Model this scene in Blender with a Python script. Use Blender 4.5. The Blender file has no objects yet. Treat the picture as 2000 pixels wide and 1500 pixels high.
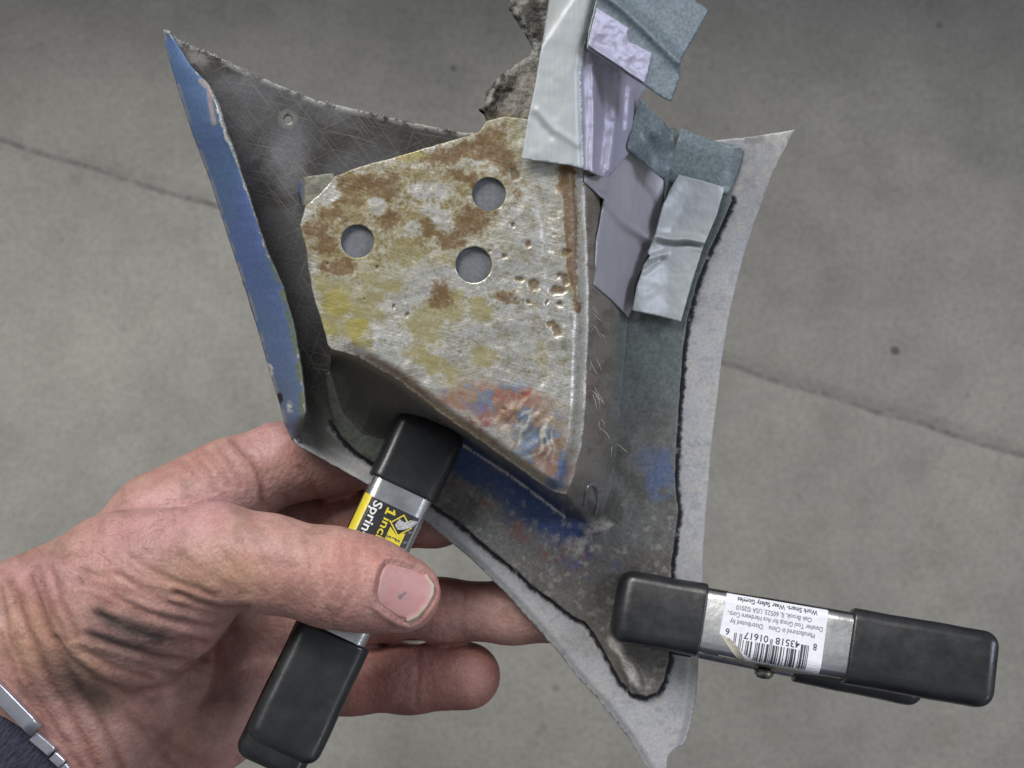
import bpy, math, random
import numpy as np
from mathutils import Vector, Matrix, geometry
from mathutils.bvhtree import BVHTree
random.seed(7); np.random.seed(7)
scn = bpy.context.scene
COL = scn.collection
# ------------------------------------------------------------------ camera, light, exposure
CAM_Z, DIST, FPX = 1.30, 330.0, 2747.5          # camera 1.30 m over the floor, work held 330 mm below it
cd = bpy.data.cameras.new('camera'); cam = bpy.data.objects.new('camera', cd); COL.objects.link(cam)
cam.location = (0, 0, CAM_Z); cd.sensor_width = 36; cd.lens = 36 * FPX / 2000
cd.clip_start = .01; cd.clip_end = 50
cd.dof.use_dof = True; cd.dof.focus_distance = .305; cd.dof.aperture_fstop = 42
scn.camera = cam
w = bpy.data.worlds.new('World'); scn.world = w; w.use_nodes = True
bgn = w.node_tree.nodes['Background']; bgn.inputs[0].default_value = (.86, .92, 1.0, 1); bgn.inputs[1].default_value = .29
def lamp(name, loc, target, size, power, col):
    l = bpy.data.lights.new(name, 'AREA'); l.shape = 'RECTANGLE'; l.size, l.size_y = size
    l.energy = power; l.color = col
    o = bpy.data.objects.new(name, l); COL.objects.link(o); o.location = loc
    o.rotation_euler = (Vector(target) - Vector(loc)).to_track_quat('-Z', 'Y').to_euler()
    return o
lamp('ceiling_lamp', (-1.15, 2.35, 3.0), (0, 0, .8), (1.7, 1.2), 128, (1, .975, .93))
lamp('side_lamp', (1.6, .55, 2.1), (0, 0, 1.0), (.4, .9), 19, (.80, .84, 1))
lamp('far_lamp', (1.5, -.9, 2.3), (0, 0, .95), (.9, .25), 5, (1, .98, .95))
fl_ = lamp('added_floor_fill', (-1.2, -.12, .9), (-.6, -.1, 0), (.35, .5), 2.4, (1, .98, .94)); fl_.data.spread = math.radians(100)  # added fill with no known source, brightens the left of the floor
vs = scn.view_settings; vs.view_transform = 'Standard'; vs.look = 'None'; vs.exposure = .03; vs.gamma = 1

# ------------------------------------------------------------------ helpers
def U(u, v, h):
    "photo direction (u,v) met at h mm above the panel plane -> metres"
    u = np.asarray(u, float); v = np.asarray(v, float); h = np.asarray(h, float) + 0 * u
    d = (DIST - h) / 1000
    return np.stack([(u - 1000) / FPX * d, (750 - v) / FPX * d, CAM_Z - d], -1)
def to_px(P):
    P = np.asarray(P); d = CAM_Z - P[:, 2]
    return P[:, 0] / d * FPX + 1000, 750 - P[:, 1] / d * FPX, DIST - d * 1000
def lin(r, g, b):
    f = lambda c: (c / 255 / 12.92) if c / 255 <= .04045 else ((c / 255 + .055) / 1.055) ** 2.4
    return np.array([f(r), f(g), f(b)])
def hsh(ix, iy, seed):
    n = (ix.astype(np.int64) * 374761393 + iy.astype(np.int64) * 668265263 + seed * 974634777) & 0x7fffffff
    n = ((n ^ (n >> 13)) * 1274126177) & 0x7fffffff
    return ((n ^ (n >> 16)) & 0xffff) / 65535.0
def vnoise(x, y, seed=0):
    x = np.asarray(x, float); y = np.asarray(y, float)
    ix = np.floor(x); iy = np.floor(y); fx = x - ix; fy = y - iy
    fx = fx * fx * (3 - 2 * fx); fy = fy * fy * (3 - 2 * fy)
    a = hsh(ix, iy, seed); b = hsh(ix + 1, iy, seed); c = hsh(ix, iy + 1, seed); d = hsh(ix + 1, iy + 1, seed)
    return (a * (1 - fx) + b * fx) * (1 - fy) + (c * (1 - fx) + d * fx) * fy
def fbm(x, y, s, o=4, seed=0):
    t = 0; a = .5; n = 0
    for i in range(o):
        t = t + a * vnoise(np.asarray(x) / s, np.asarray(y) / s, seed + i * 17); n += a; a *= .55; s *= .5
    return t / n
def sstep(a, b, x):
    t = np.clip((x - a) / (b - a), 0, 1); return t * t * (3 - 2 * t)
def mixc(c, tgt, m):
    m = np.clip(m, 0, 1)[:, None]; return c * (1 - m) + np.asarray(tgt)[None, :] * m
def blobs(u, v, L, seed=1, warp=26, ws=46):
    wu = u + (fbm(u, v, ws, 4, seed) - .5) * 2 * warp; wv = v + (fbm(u, v, ws, 4, seed + 50) - .5) * 2 * warp
    m = np.zeros(len(u))
    for b in L:
        cu, cv, ru, rv = b[:4]; a = math.radians(b[4]) if len(b) > 4 else 0; s = b[5] if len(b) > 5 else 1
        du, dv = wu - cu, wv - cv
        x = (du * math.cos(a) + dv * math.sin(a)) / ru; y = (-du * math.sin(a) + dv * math.cos(a)) / rv
        m = np.maximum(m, s * (1 - sstep(.45, 1.35, np.sqrt(x * x + y * y))))
    return m
def dseg(u, v, P):
    "distance to an open polyline of photo points"
    best = np.full(np.shape(u), 1e9)
    for (a, b), (c, d) in zip(P[:-1], P[1:]):
        L2 = (c - a) ** 2 + (d - b) ** 2 + 1e-9
        t = np.clip(((u - a) * (c - a) + (v - b) * (d - b)) / L2, 0, 1)
        best = np.minimum(best, np.hypot(u - a - t * (c - a), v - b - t * (d - b)))
    return best
def dens(P, sp, closed=True, jit=0, sm=0):
    P = [tuple(p[:2]) for p in P]; out = []
    n = len(P)
    for i in range(n if closed else n - 1):
        a, b = P[i], P[(i + 1) % n]; k = max(1, int(math.hypot(b[0] - a[0], b[1] - a[1]) / sp))
        for j in range(k): out.append((a[0] + (b[0] - a[0]) * j / k, a[1] + (b[1] - a[1]) * j / k))
    if not closed: out.append(P[-1])
    A = np.array(out)
    for _ in range(sm):
        if closed: A = (np.roll(A, 1, 0) + 2 * A + np.roll(A, -1, 0)) / 4
        else: A[1:-1] = (A[:-2] + 2 * A[1:-1] + A[2:]) / 4
    if jit:
        s = np.arange(len(A)) * sp
        A = A + np.stack([(fbm(s, s * 0 + 3, 14, 3, 5) - .5) * 2 * jit, (fbm(s, s * 0 + 9, 14, 3, 8) - .5) * 2 * jit], 1)
    return A
def inpoly(x, y, loops):
    c = np.zeros(np.shape(x), bool)
    for L in loops:
        n = len(L)
        for i in range(n):
            x1, y1 = L[i]; x2, y2 = L[(i + 1) % n]
            if y1 == y2: continue
            c ^= ((y1 > y) != (y2 > y)) & (x < (x2 - x1) * (y - y1) / (y2 - y1) + x1)
    return c
def tri2d(outline, holes=(), sp=5.0):
    loops = [np.asarray(outline)] + [np.asarray(h) for h in holes]
    B = np.concatenate(loops); edges = []; k = 0
    for L in loops:
        n = len(L); edges += [(k + i, k + (i + 1) % n) for i in range(n)]; k += n
    x0, y0 = B.min(0); x1, y1 = B.max(0)
    gx, gy = np.meshgrid(np.arange(x0, x1, sp), np.arange(y0, y1, sp * .87))
    gx = gx + (np.arange(gx.shape[0]) % 2)[:, None] * sp * .5
    gx = gx.ravel() + np.random.uniform(-.12, .12, gx.size) * sp; gy = gy.ravel() + np.random.uniform(-.12, .12, gy.size) * sp
    m = inpoly(gx, gy, loops); gx, gy = gx[m], gy[m]
    ok = np.ones(len(gx), bool)
    for s in range(0, len(gx), 4000):
        q = np.hypot(gx[s:s + 4000, None] - B[None, :, 0], gy[s:s + 4000, None] - B[None, :, 1]).min(1); ok[s:s + 4000] = q > sp * .55
    pts = np.concatenate([B, np.stack([gx[ok], gy[ok]], 1)])
    r = geometry.delaunay_2d_cdt([Vector(p) for p in pts], edges, [], 0, 1e-5)
    V = np.array([tuple(p) for p in r[0]]); Fc = np.array([f for f in r[2] if len(f) == 3])
    c = V[Fc].mean(1); Fc = Fc[inpoly(c[:, 0], c[:, 1], loops)]
    return V, Fc
def mk(name, V, Fc, mat, parent=None, col=None, smooth=True, mats=None):
    me = bpy.data.meshes.new(name); V = np.asarray(V, float)
    me.from_pydata(V.tolist(), [], Fc.tolist() if hasattr(Fc, 'tolist') else Fc)
    if smooth: me.polygons.foreach_set('use_smooth', np.ones(len(me.polygons), bool))
    if col is not None:
        c = np.ones((len(V), 4), np.float32); c[:, :col.shape[1]] = col
        at = me.attributes.new('Col', 'FLOAT_COLOR', 'POINT'); at.data.foreach_set('color', c.ravel())
    for m in ([mat] if mats is None else mats): me.materials.append(m)
    me.update()
    o = bpy.data.objects.new(name, me); COL.objects.link(o)
    if parent is not None: o.parent = parent; o.matrix_parent_inverse = parent.matrix_world.inverted()
    return o
def face_up(V, Fc):
    "wind triangles so that they face the sky"
    a, b, c = V[Fc[:, 0]], V[Fc[:, 1]], V[Fc[:, 2]]
    nz = np.cross(b - a, c - a)[:, 2]; Fc = Fc.copy(); m = nz < 0; Fc[m] = Fc[m][:, ::-1]; return Fc
def solid(o, t, rim=0, off=-1):
    m = o.modifiers.new('thickness', 'SOLIDIFY'); m.thickness = t / 1000; m.offset = off; m.use_even_offset = False
    m.material_offset_rim = rim; return o
def sheet(name, outline, hf, mat, parent, t=.9, holes=(), sp=5, paint=None, jit=0, rim=None, bsp=None, sm=0):
    O = dens(outline, bsp or sp, True, jit, sm)
    H = [np.array([(cu + r * math.cos(a), cv + r * math.sin(a)) for a in np.linspace(0, 2 * math.pi, max(12, int(r * 6 / sp)), endpoint=False)]) if len(hh) == 3 else dens(hh, sp) for hh in holes for cu, cv, r in [hh if len(hh) == 3 else (0, 0, 0)]]
    P, Fc = tri2d(O, H, sp)
    h = hf(P[:, 0], P[:, 1]); V = U(P[:, 0], P[:, 1], h); Fc = face_up(V, Fc)
    o = mk(name, V, Fc, mat, parent, paint(P[:, 0], P[:, 1]) if paint else None, mats=[mat, rim] if rim else None)
    if t: solid(o, t, 1 if rim else 0)
    return o
def loft(name, rows, mat, parent, paint=None, t=.9, rim=None, flip=False):
    "rows: list of (n,3) arrays of (u,v,h)"
    R = np.array(rows); m, n, _ = R.shape; Q = R.reshape(-1, 3); V = U(Q[:, 0], Q[:, 1], Q[:, 2])
    Fc = []
    for i in range(m - 1):
        for j in range(n - 1):
            a = i * n + j; Fc.append([a, a + 1, a + n + 1, a + n])
    q = np.array(Fc); nz = np.cross(V[q[:, 1]] - V[q[:, 0]], V[q[:, 3]] - V[q[:, 0]])[:, 2].sum()
    if nz < 0: Fc = [f[::-1] for f in Fc]
    o = mk(name, V, Fc, mat, parent, paint(Q[:, 0], Q[:, 1]) if paint else None, mats=[mat, rim] if rim else None)
    if t: solid(o, t, 1 if rim else 0)
    return o
def idw(C, p=2.6):
    C = np.array(C, float)
    def f(u, v):
        d = np.hypot(u[:, None] - C[None, :, 0], v[:, None] - C[None, :, 1]) + 4; w_ = d ** -p
        return (w_ * C[None, :, 2]).sum(1) / w_.sum(1)
    return f
def thing(name, label, cat, loc, group=None):
    o = bpy.data.objects.new(name, None); COL.objects.link(o); o.location = loc; o.empty_display_size = .02
    bpy.context.view_layer.update(); return tag(o, label, cat, group)
def tag(o, label, cat, group=None):
    o['label'] = label; o['category'] = cat
    if group: o['group'] = group
    return o
def resample(P, n):
    P = np.array(P, float); d = np.r_[0, np.cumsum(np.hypot(*(P[1:, :2] - P[:-1, :2]).T))]
    t = np.linspace(0, d[-1], n); return np.stack([np.interp(t, d, P[:, k]) for k in range(P.shape[1])], 1)

# ------------------------------------------------------------------ materials
class NT:
    def __init__(s, name):
        s.m = bpy.data.materials.new(name); s.m.use_nodes = True; s.t = s.m.node_tree; s.b = s.t.nodes['Principled BSDF']
    def n(s, typ, **kw):
        x = s.t.nodes.new(typ)
        for k, v in kw.items():
            if k in x.inputs: x.inputs[k].default_value = v
            else: setattr(x, k, v)
        return x
    def l(s, a, b): s.t.links.new(a, b)
    def coord(s, scale=(1, 1, 1), rot=0, rot3=None):
        tc = s.n('ShaderNodeTexCoord'); mr = s.n('ShaderNodeMapping'); mr.inputs['Rotation'].default_value = rot3 or (0, 0, rot); s.l(tc.outputs['Object'], mr.inputs[0])
        mp = s.n('ShaderNodeMapping'); mp.inputs['Scale'].default_value = scale; s.l(mr.outputs[0], mp.inputs[0]); return mp.outputs[0]
    def noise(s, scale, detail=4, rough=.6, vec=None, dist=0):
        x = s.n('ShaderNodeTexNoise'); x.inputs['Scale'].default_value = scale; x.inputs['Detail'].default_value = detail
        x.inputs['Roughness'].default_value = rough; x.inputs['Distortion'].default_value = dist
        s.l(vec or s.coord(), x.inputs['Vector']); return x.outputs['Fac']
    def ramp(s, fac, stops):
        x = s.n('ShaderNodeValToRGB'); e = x.color_ramp.elements
        while len(e) < len(stops): e.new(.5)
        for k, (p, c) in zip(e, stops): k.position = p; k.color = (*c, 1) if len(c) == 3 else c
        s.l(fac, x.inputs[0]); return x.outputs[0]
    def mix(s, a, b, f, mode='MIX'):
        x = s.n('ShaderNodeMix'); x.data_type = 'RGBA'; x.blend_type = mode
        for k, val in ((0, f), (6, a), (7, b)):
            if hasattr(val, 'is_linked'): s.l(val, x.inputs[k])
            else: x.inputs[k].default_value = val if k == 0 else (*val, 1)
        return x.outputs[2]
    def math(s, op, a, b=0, c=None):
        x = s.n('ShaderNodeMath'); x.operation = op
        for k, val in enumerate((a, b, c)):
            if val is None: continue
            if hasattr(val, 'is_linked'): s.l(val, x.inputs[k])
            else: x.inputs[k].default_value = val
        return x.outputs[0]
    def bump(s, h, strength, dist=.0005):
        x = s.n('ShaderNodeBump'); x.inputs['Strength'].default_value = strength; x.inputs['Distance'].default_value = dist
        s.l(h, x.inputs['Height']); s.l(x.outputs[0], s.b.inputs['Normal']); return x
    def set(s, **kw):
        for k, v in kw.items():
            k = k.replace('_', ' ')
            i = s.b.inputs[k]
            if hasattr(v, 'is_linked'): s.l(v, i)
            else: i.default_value = (*v, 1) if isinstance(v, (tuple, list, np.ndarray)) and len(v) == 3 else v
        return s.m
def scratches(N, angles, sx=3600, sy=52, lo=.64, hi=.74):
    tot = None
    for i, a in enumerate(angles):
        nn = N.noise(1, 1, .5, N.coord((sx, sy, 40), a, ), 0.12 + i * .03)
        r = N.ramp(nn, [(lo, (0, 0, 0)), (hi, (1, 1, 1))])
        tot = r if tot is None else N.mix(tot, r, 1.0, 'LIGHTEN')
    return tot
def painted(name, rough=.5, metal=0.0, fine=900, amt=.35, bump=.25, scr=None, scrcol=(.5, .5, .48), scramt=.5, bscale=700, spec=.4, bdist=.0003, gain=.72):
    "colour from the object's own Col attribute, broken up by fine grain; Col alpha drives the bare-metal share"
    N = NT(name); at = N.n('ShaderNodeAttribute', attribute_name='Col')
    g = N.noise(fine, 3, .65); r = N.ramp(g, [(.3, (gain * (1 - amt),) * 3), (.7, (gain * (1 + amt),) * 3)])
    c = N.mix(at.outputs['Color'], r, 1.0, 'MULTIPLY')
    if scr:
        s_ = scratches(N, scr); f = N.math('MULTIPLY', N.math('MULTIPLY', s_, at.outputs['Alpha']), scramt)
        c = N.mix(c, scrcol, f)
    N.set(Base_Color=c, Roughness=rough, Metallic=N.math('MULTIPLY', at.outputs['Alpha'], metal) if metal else 0.0)
    N.b.inputs['Specular IOR Level'].default_value = spec
    if bump: N.bump(N.noise(bscale, 4, .7), bump, bdist)
    return N.m
def plain(name, col, rough=.5, metal=0, grain=800, amt=.15, bump=.1, spec=.5, bscale=500, bdist=.0002):
    N = NT(name); r = N.ramp(N.noise(grain, 4, .6), [(.3, tuple(np.array(col) * (1 - amt))), (.7, tuple(np.array(col) * (1 + amt)))])
    N.set(Base_Color=r, Roughness=rough, Metallic=metal); N.b.inputs['Specular IOR Level'].default_value = spec
    if bump: N.bump(N.noise(bscale, 4, .6), bump, bdist)
    return N.m
R_ = math.radians
M = {}
def platem():
    N = NT('rusted_filler_plate'); at = N.n('ShaderNodeAttribute', attribute_name='Col'); mk_ = N.n('ShaderNodeAttribute', attribute_name='Msk')
    sp = N.n('ShaderNodeSeparateColor'); N.l(mk_.outputs['Color'], sp.inputs[0])
    f1 = N.noise(1500, 3, .7); f2 = N.noise(520, 4, .7); g = N.math('ADD', N.math('MULTIPLY', f1, .5), N.math('MULTIPLY', f2, .5))
    c = N.mix(at.outputs['Color'], N.ramp(N.noise(1900, 2, .6), [(.3, (.60, .60, .60)), (.7, (.84, .84, .84))]), 1.0, 'MULTIPLY')
    def lay(c, m, off, col, a):
        q = N.ramp(N.math('ADD', N.math('MULTIPLY', m, .55), N.math('MULTIPLY_ADD', N.math('SUBTRACT', g, .5), 1.5, .5 - off)), [(.12, (0, 0, 0)), (.58, (1, 1, 1))])
        return N.mix(c, col, N.math('MULTIPLY', q, a)), q
    c, q1 = lay(c, sp.outputs[1], .44, tuple(lin(132, 122, 66) * .8), .82)
    c, q2 = lay(c, sp.outputs[2], .42, tuple(lin(152, 140, 58) * .8), .75)
    c, q3 = lay(c, sp.outputs[0], .45, tuple(lin(116, 90, 44) * .8), .80)
    c, q4 = lay(c, sp.outputs[0], .56, tuple(lin(92, 64, 34) * .8), .7)
    br_ = N.noise(1, 2, .5, N.coord((150, 2300, 400), R_(14)), .3)
    sc_ = scratches(N, [R_(-14 + 90), R_(-10 + 90), R_(-20 + 90)], 2600, 60)
    c = N.mix(c, (.62, .61, .57), N.math('MULTIPLY', N.math('MULTIPLY', sc_, at.outputs['Alpha']), .4))
    N.set(Base_Color=c, Metallic=N.math('MULTIPLY', at.outputs['Alpha'], .55), Roughness=N.math('MULTIPLY_ADD', at.outputs['Alpha'], -.14, .52))
    N.bump(N.math('ADD', N.math('MULTIPLY', br_, .7), N.math('MULTIPLY', f2, 1.0)), .34, .0003); return N.m
M['plate'] = platem()
M['panel'] = painted('scratched_panel_paint', .5, .5, 1400, .15, .2, [R_(20), R_(-35), R_(65), R_(100), R_(140), R_(-75)], (.27, .265, .25), .34)
M['base'] = painted('worn_bracket_paint', .5, .3, 1300, .28, .28, [R_(30), R_(75), R_(-50), R_(5)], (.26, .26, .24), .22, gain=.92)
M['blue'] = painted('blue_flange_paint', .62, 0, 1100, .14, .2, spec=.2)
M['lug'] = painted('torn_metal', .6, .2, 700, .5, 1.0, None, bscale=600, bdist=.0012)
M['rim_plate'] = plain('filler_edge', (.17, .16, .13), .5, .2, 1500, .6)
M['rim_dark'] = plain('cut_edge_dark', (.035, .04, .055), .5)
M['rim_pale'] = plain('cut_edge_pale', (.30, .31, .27), .5, .3, 1500, .6)
M['vinyl'] = None
def vinyl():
    N = NT('black_vinyl'); n1 = N.noise(140, 4, .6); du = N.ramp(N.noise(1300, 5, .75), [(.62, (0, 0, 0)), (.78, (1, 1, 1))])
    N.set(Base_Color=N.mix(N.ramp(n1, [(.3, (.009, .0095, .011)), (.7, (.020, .021, .023))]), (.10, .10, .10), N.math('MULTIPLY', du, .14)),
          Roughness=N.math('MULTIPLY_ADD', N.noise(320, 5, .7), .42, .10))
    N.b.inputs['Specular IOR Level'].default_value = .5
    N.bump(N.noise(900, 5, .6), .06, .0003); return N.m
M['vinyl'] = vinyl()
def steel():
    N = NT('plated_steel'); n1 = N.noise(170, 5, .6)
    N.set(Base_Color=N.ramp(n1, [(.35, (.50, .50, .50)), (.65, (.74, .74, .75))]), Metallic=1.0,
          Roughness=N.math('MULTIPLY_ADD', N.noise(90, 4, .6), .32, .10))
    N.bump(N.noise(260, 3, .6), .12, .0006); return N.m
M['steel'] = steel()
M['dark_steel'] = plain('dull_steel', (.28, .26, .22), .35, 1.0)
M['paper'] = plain('label_paper', (.62, .63, .68), .45, 0, 900, .06)
M['paper_back'] = plain('label_back', (.46, .43, .36), .6, 0, 900, .1)
M['ink'] = plain('printed_ink', (.035, .035, .05), .5, bump=0)
M['ink_grey'] = plain('small_print_ink', (.10, .10, .13), .5, bump=0)
M['black_print'] = plain('black_label', (.020, .020, .022), .35, 0, 700, .35, .1)
M['yellow'] = plain('yellow_print', (.60, .49, .03), .4, 0, 900, .12, 0)
M['white'] = plain('white_print', (.68, .68, .66), .4, 0, 900, .1, 0)
def tape(name, col, rough, metal=.25, ax=0.0):
    N = NT(name); fib = N.noise(1, 2, .5, N.coord((2600, 160, 300), ax))
    big = N.noise(90, 3, .6)
    c = N.mix(N.ramp(fib, [(.3, tuple(np.array(col) * .73)), (.7, tuple(np.array(col) * .80))]), N.ramp(big, [(.3, (.88, .88, .88)), (.7, (1.04, 1.04, 1.04))]), 1.0, 'MULTIPLY')
    N.set(Base_Color=c, Roughness=rough, Metallic=metal); N.b.inputs['Specular IOR Level'].default_value = .5
    N.bump(N.math('ADD', N.math('MULTIPLY', fib, .5), N.noise(260, 3, .6)), .12, .00025); return N.m
M['tape'] = tape('silver_duct_tape', (.50, .53, .54), .48, .2)
M['tape2'] = tape('silver_duct_tape_cloth', (.47, .46, .50), .46, .25)
M['tape3'] = tape('silver_tape_lilac_lit', (.50, .485, .60), .50, .35)  # same silver tape, purplish side light tinted into its colour
M['adhesive'] = plain('tape_adhesive_back', (.125, .158, .172), .45, 0, 1300, .35, .3)
M['adhesive_edge'] = plain('tape_cut_edge', (.30, .36, .36), .6, 0, 1300, .3)
def skin():
    N = NT('skin'); at = N.n('ShaderNodeAttribute', attribute_name='Col')
    mott = N.ramp(N.noise(260, 4, .65), [(.3, (.68, .63, .63)), (.7, (.86, .87, .86))])
    fine = N.ramp(N.noise(1900, 2, .6), [(.3, (.86, .83, .83)), (.7, (1.10, 1.13, 1.13))])
    c = N.mix(N.mix(at.outputs['Color'], mott, 1.0, 'MULTIPLY'), fine, 1.0, 'MULTIPLY')
    N.set(Base_Color=c, Roughness=.52, Subsurface_Weight=.12, Subsurface_Scale=.002)
    N.b.inputs['Subsurface Radius'].default_value = (1, .35, .2); N.b.inputs['Specular IOR Level'].default_value = .35
    vo = N.n('ShaderNodeTexVoronoi'); vo.inputs['Scale'].default_value = 900; N.l(N.coord((1, 1, 1)), vo.inputs['Vector'])
    N.bump(N.math('ADD', N.noise(700, 5, .7), N.math('MULTIPLY', vo.outputs['Distance'], .8)), .30, .0005); return N.m
M['skin'] = skin()
def nailm():
    N = NT('thumb_nail'); at = N.n('ShaderNodeAttribute', attribute_name='Col')
    N.set(Base_Color=at.outputs['Color'], Roughness=.5, Subsurface_Weight=.1, Subsurface_Scale=.001)
    N.bump(N.noise(1, 2, .5, N.coord((200, 1500, 200), R_(20))), .08, .0003); return N.m
M['nail'] = nailm()
def fabric():
    N = NT('navy_knit'); wv = N.noise(1, 2, .5, N.coord((1500, 500, 900), R_(35)))
    N.set(Base_Color=N.ramp(wv, [(.3, (.012, .013, .026)), (.7, (.034, .036, .060))]), Roughness=.85)
    N.bump(wv, .8, .0008); return N.m
M['fabric'] = fabric()
def concrete():
    N = NT('concrete'); big = N.noise(3.2, 5, .62); mid = N.noise(16, 5, .65); fine = N.noise(170, 5, .8)
    c = N.ramp(big, [(.32, lin(110, 109, 103)), (.5, lin(123, 121, 115)), (.7, lin(133, 131, 124))])
    c = N.mix(c, N.ramp(mid, [(.3, (.84, .84, .83)), (.52, (1, 1, 1)), (.72, (1.06, 1.06, 1.06))]), 1.0, 'MULTIPLY')
    c = N.mix(c, N.ramp(fine, [(.28, (.74, .74, .74)), (.5, (1, 1, 1)), (.72, (1.18, 1.18, 1.17))]), 1.0, 'MULTIPLY')
    c = N.mix(c, (.07, .07, .068), N.math('MULTIPLY', N.ramp(N.noise(430, 2, .5), [(.66, (0, 0, 0)), (.72, (1, 1, 1))]), .45)); c = N.mix(c, (.36, .36, .34), N.math('MULTIPLY', N.ramp(N.noise(610, 2, .5), [(.68, (0, 0, 0)), (.75, (1, 1, 1))]), .4))
    c = N.mix(c, (.14, .138, .128), N.math('MULTIPLY', N.ramp(N.noise(7.5, 6, .7), [(.56, (0, 0, 0)), (.68, (1, 1, 1))]), .28))
    tc = N.n('ShaderNodeTexCoord')
    wn = N.n('ShaderNodeTexNoise'); wn.inputs['Scale'].default_value = 60; N.l(tc.outputs['Object'], wn.inputs['Vector'])
    wob = N.n('ShaderNodeVectorMath'); wob.operation = 'MULTIPLY_ADD'; N.l(wn.outputs['Color'], wob.inputs[0])
    wob.inputs[1].default_value = (.006,) * 3; N.l(tc.outputs['Object'], wob.inputs[2])
    for (pu, pv, r, s) in FLOOR_SPOTS:
        x, y = (pu - 1000) / FPX * CAM_Z, (750 - pv) / FPX * CAM_Z
        d = N.n('ShaderNodeVectorMath'); d.operation = 'DISTANCE'; N.l(wob.outputs[0], d.inputs[0]); d.inputs[1].default_value = (x + .003, y + .003, .003)
        f = N.math('MULTIPLY', N.math('SUBTRACT', 1.0, N.n('ShaderNodeMapRange', interpolation_type='SMOOTHSTEP').outputs[0]), s)
        mr = f.node.inputs[0].links[0].from_node.inputs[1].links[0].from_node
        N.l(d.outputs['Value'], mr.inputs['Value']); mr.inputs['From Min'].default_value = r * .45 * CAM_Z / FPX; mr.inputs['From Max'].default_value = r * 1.3 * CAM_Z / FPX
        c = N.mix(c, (.030, .030, .034), f)
    N.set(Base_Color=c, Roughness=.62); N.b.inputs['Specular IOR Level'].default_value = .35
    N.bump(N.math('ADD', N.noise(90, 5, .7), N.math('MULTIPLY', fine, .5)), .25, .002); return N.m
FLOOR_SPOTS = [(1747, 685, 9, .8), (885, 132, 6, .55), (1835, 48, 8, .45), (1245, 45, 6, .4), (1440, 290, 5, .35), (1055, 250, 5, .4), (120, 470, 6, .25),
               (1890, 770, 5, .3), (1060, 1420, 9, .25), (1085, 1345, 9, .3), (1050, 1430, 7, .2), (240, 640, 9, .15), (1560, 970, 5, .25), (1420, 250, 6, .25), (1950, 330, 5, .3), (880, 170, 6, .25),
               (1640, 700, 4, .2), (150, 350, 12, .18), (80, 90, 10, .2)]
M['concrete'] = concrete()
M['joint'] = plain('joint_dirt', (.14, .136, .127), .9, 0, 120, .4)

# ------------------------------------------------------------------ floor: slabs and the tooled joint between them
ja = math.atan2(-(895 - 275), 2000.0); jd = Vector((math.cos(ja), math.sin(ja), 0)); jn = Vector((-jd.y, jd.x, 0))
j0 = Vector(((0 - 1000) / FPX * CAM_Z, (750 - 272) / FPX * CAM_Z, 0))
prof = [(-5, 0), (-.016, 0), (-.011, -.0005), (-.0065, -.0018), (-.0025, -.0032), (.0025, -.0032), (.0065, -.0018), (.011, -.0005), (.016, 0), (5, 0)]
ts = [-5, -3, -1] + list(np.arange(-.3, 1.4, .006)) + [3, 5]
V = []; Fc = []
for i, t in enumerate(ts):
    wv = (fbm(np.array([t]), np.array([0.]), .05, 4, 3)[0] - .5) * .004; dd = .75 + .5 * fbm(np.array([t]), np.array([5.]), .03, 3, 9)[0]
    for s, z in prof:
        p = j0 + jd * t + jn * (s + (wv if abs(s) < 1 else 0)); V.append((p.x, p.y, z * dd))
n = len(prof)
for i in range(len(ts) - 1):
    for j in range(n - 1): Fc.append([i * n + j, (i + 1) * n + j, (i + 1) * n + j + 1, i * n + j + 1])
fl = mk('floor', V, Fc, M['concrete'], smooth=False, mats=[M['concrete'], M['joint']])
if fl.data.polygons[0].normal.z < 0: fl.data.flip_normals()
for k, p in enumerate(fl.data.polygons):
    if k % (n - 1) == 4: p.material_index = 1
fl['kind'] = 'structure'; fl['label'] = 'grey concrete floor with a tooled joint running across it'

# ------------------------------------------------------------------ added unseen car shape past the top edge, shades the upper floor
M['car'] = plain('dark_car_paint', (.020, .012, .012), .35); M['rubber'] = plain('tyre_rubber', (.02, .02, .02), .8)
car = thing('shade_car', 'added unseen car shape past the top edge, shading the floor', 'car', (.3, .6, 0))
cp = [(.68, .18), (.61, .21), (.57, .36), (.58, .48), (.64, .57), (.90, .63), (1.5, .66), (1.95, .63), (2.05, .45), (1.95, .18)]
V = []; Fc = []; xs_ = np.linspace(-1.5, 2.4, 24); n = len(cp)
for x in xs_:
    e = .12 * abs((x - .45) / 1.95) ** 4
    V += [(x, y + e * (1 if y < 1.2 else -1), z - e * (z > .5)) for y, z in cp]
for i in range(len(xs_) - 1):
    for j in range(n): Fc.append([i * n + j, i * n + (j + 1) % n, (i + 1) * n + (j + 1) % n, (i + 1) * n + j])
Fc += [list(range(n))[::-1], [(len(xs_) - 1) * n + j for j in range(n)]]
mk('body', V, Fc, M['car'], car)
for wx in (-.75, 1.6):
    V = []; Fc = []; n = 32; pr = [(.60, .10), (.60, .22), (.62, .30), (.66, .315), (.76, .315), (.80, .30), (.81, .10)]
    for y, r in pr: V += [(wx + r * math.cos(a), y, .315 + r * math.sin(a)) for a in np.linspace(0, 2 * math.pi, n, endpoint=False)]
    for i in range(len(pr) - 1):
        for j in range(n): Fc.append([i * n + j, i * n + (j + 1) % n, (i + 1) * n + (j + 1) % n, (i + 1) * n + j])
    mk('tyre', V, Fc, M['rubber'], car)

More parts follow.
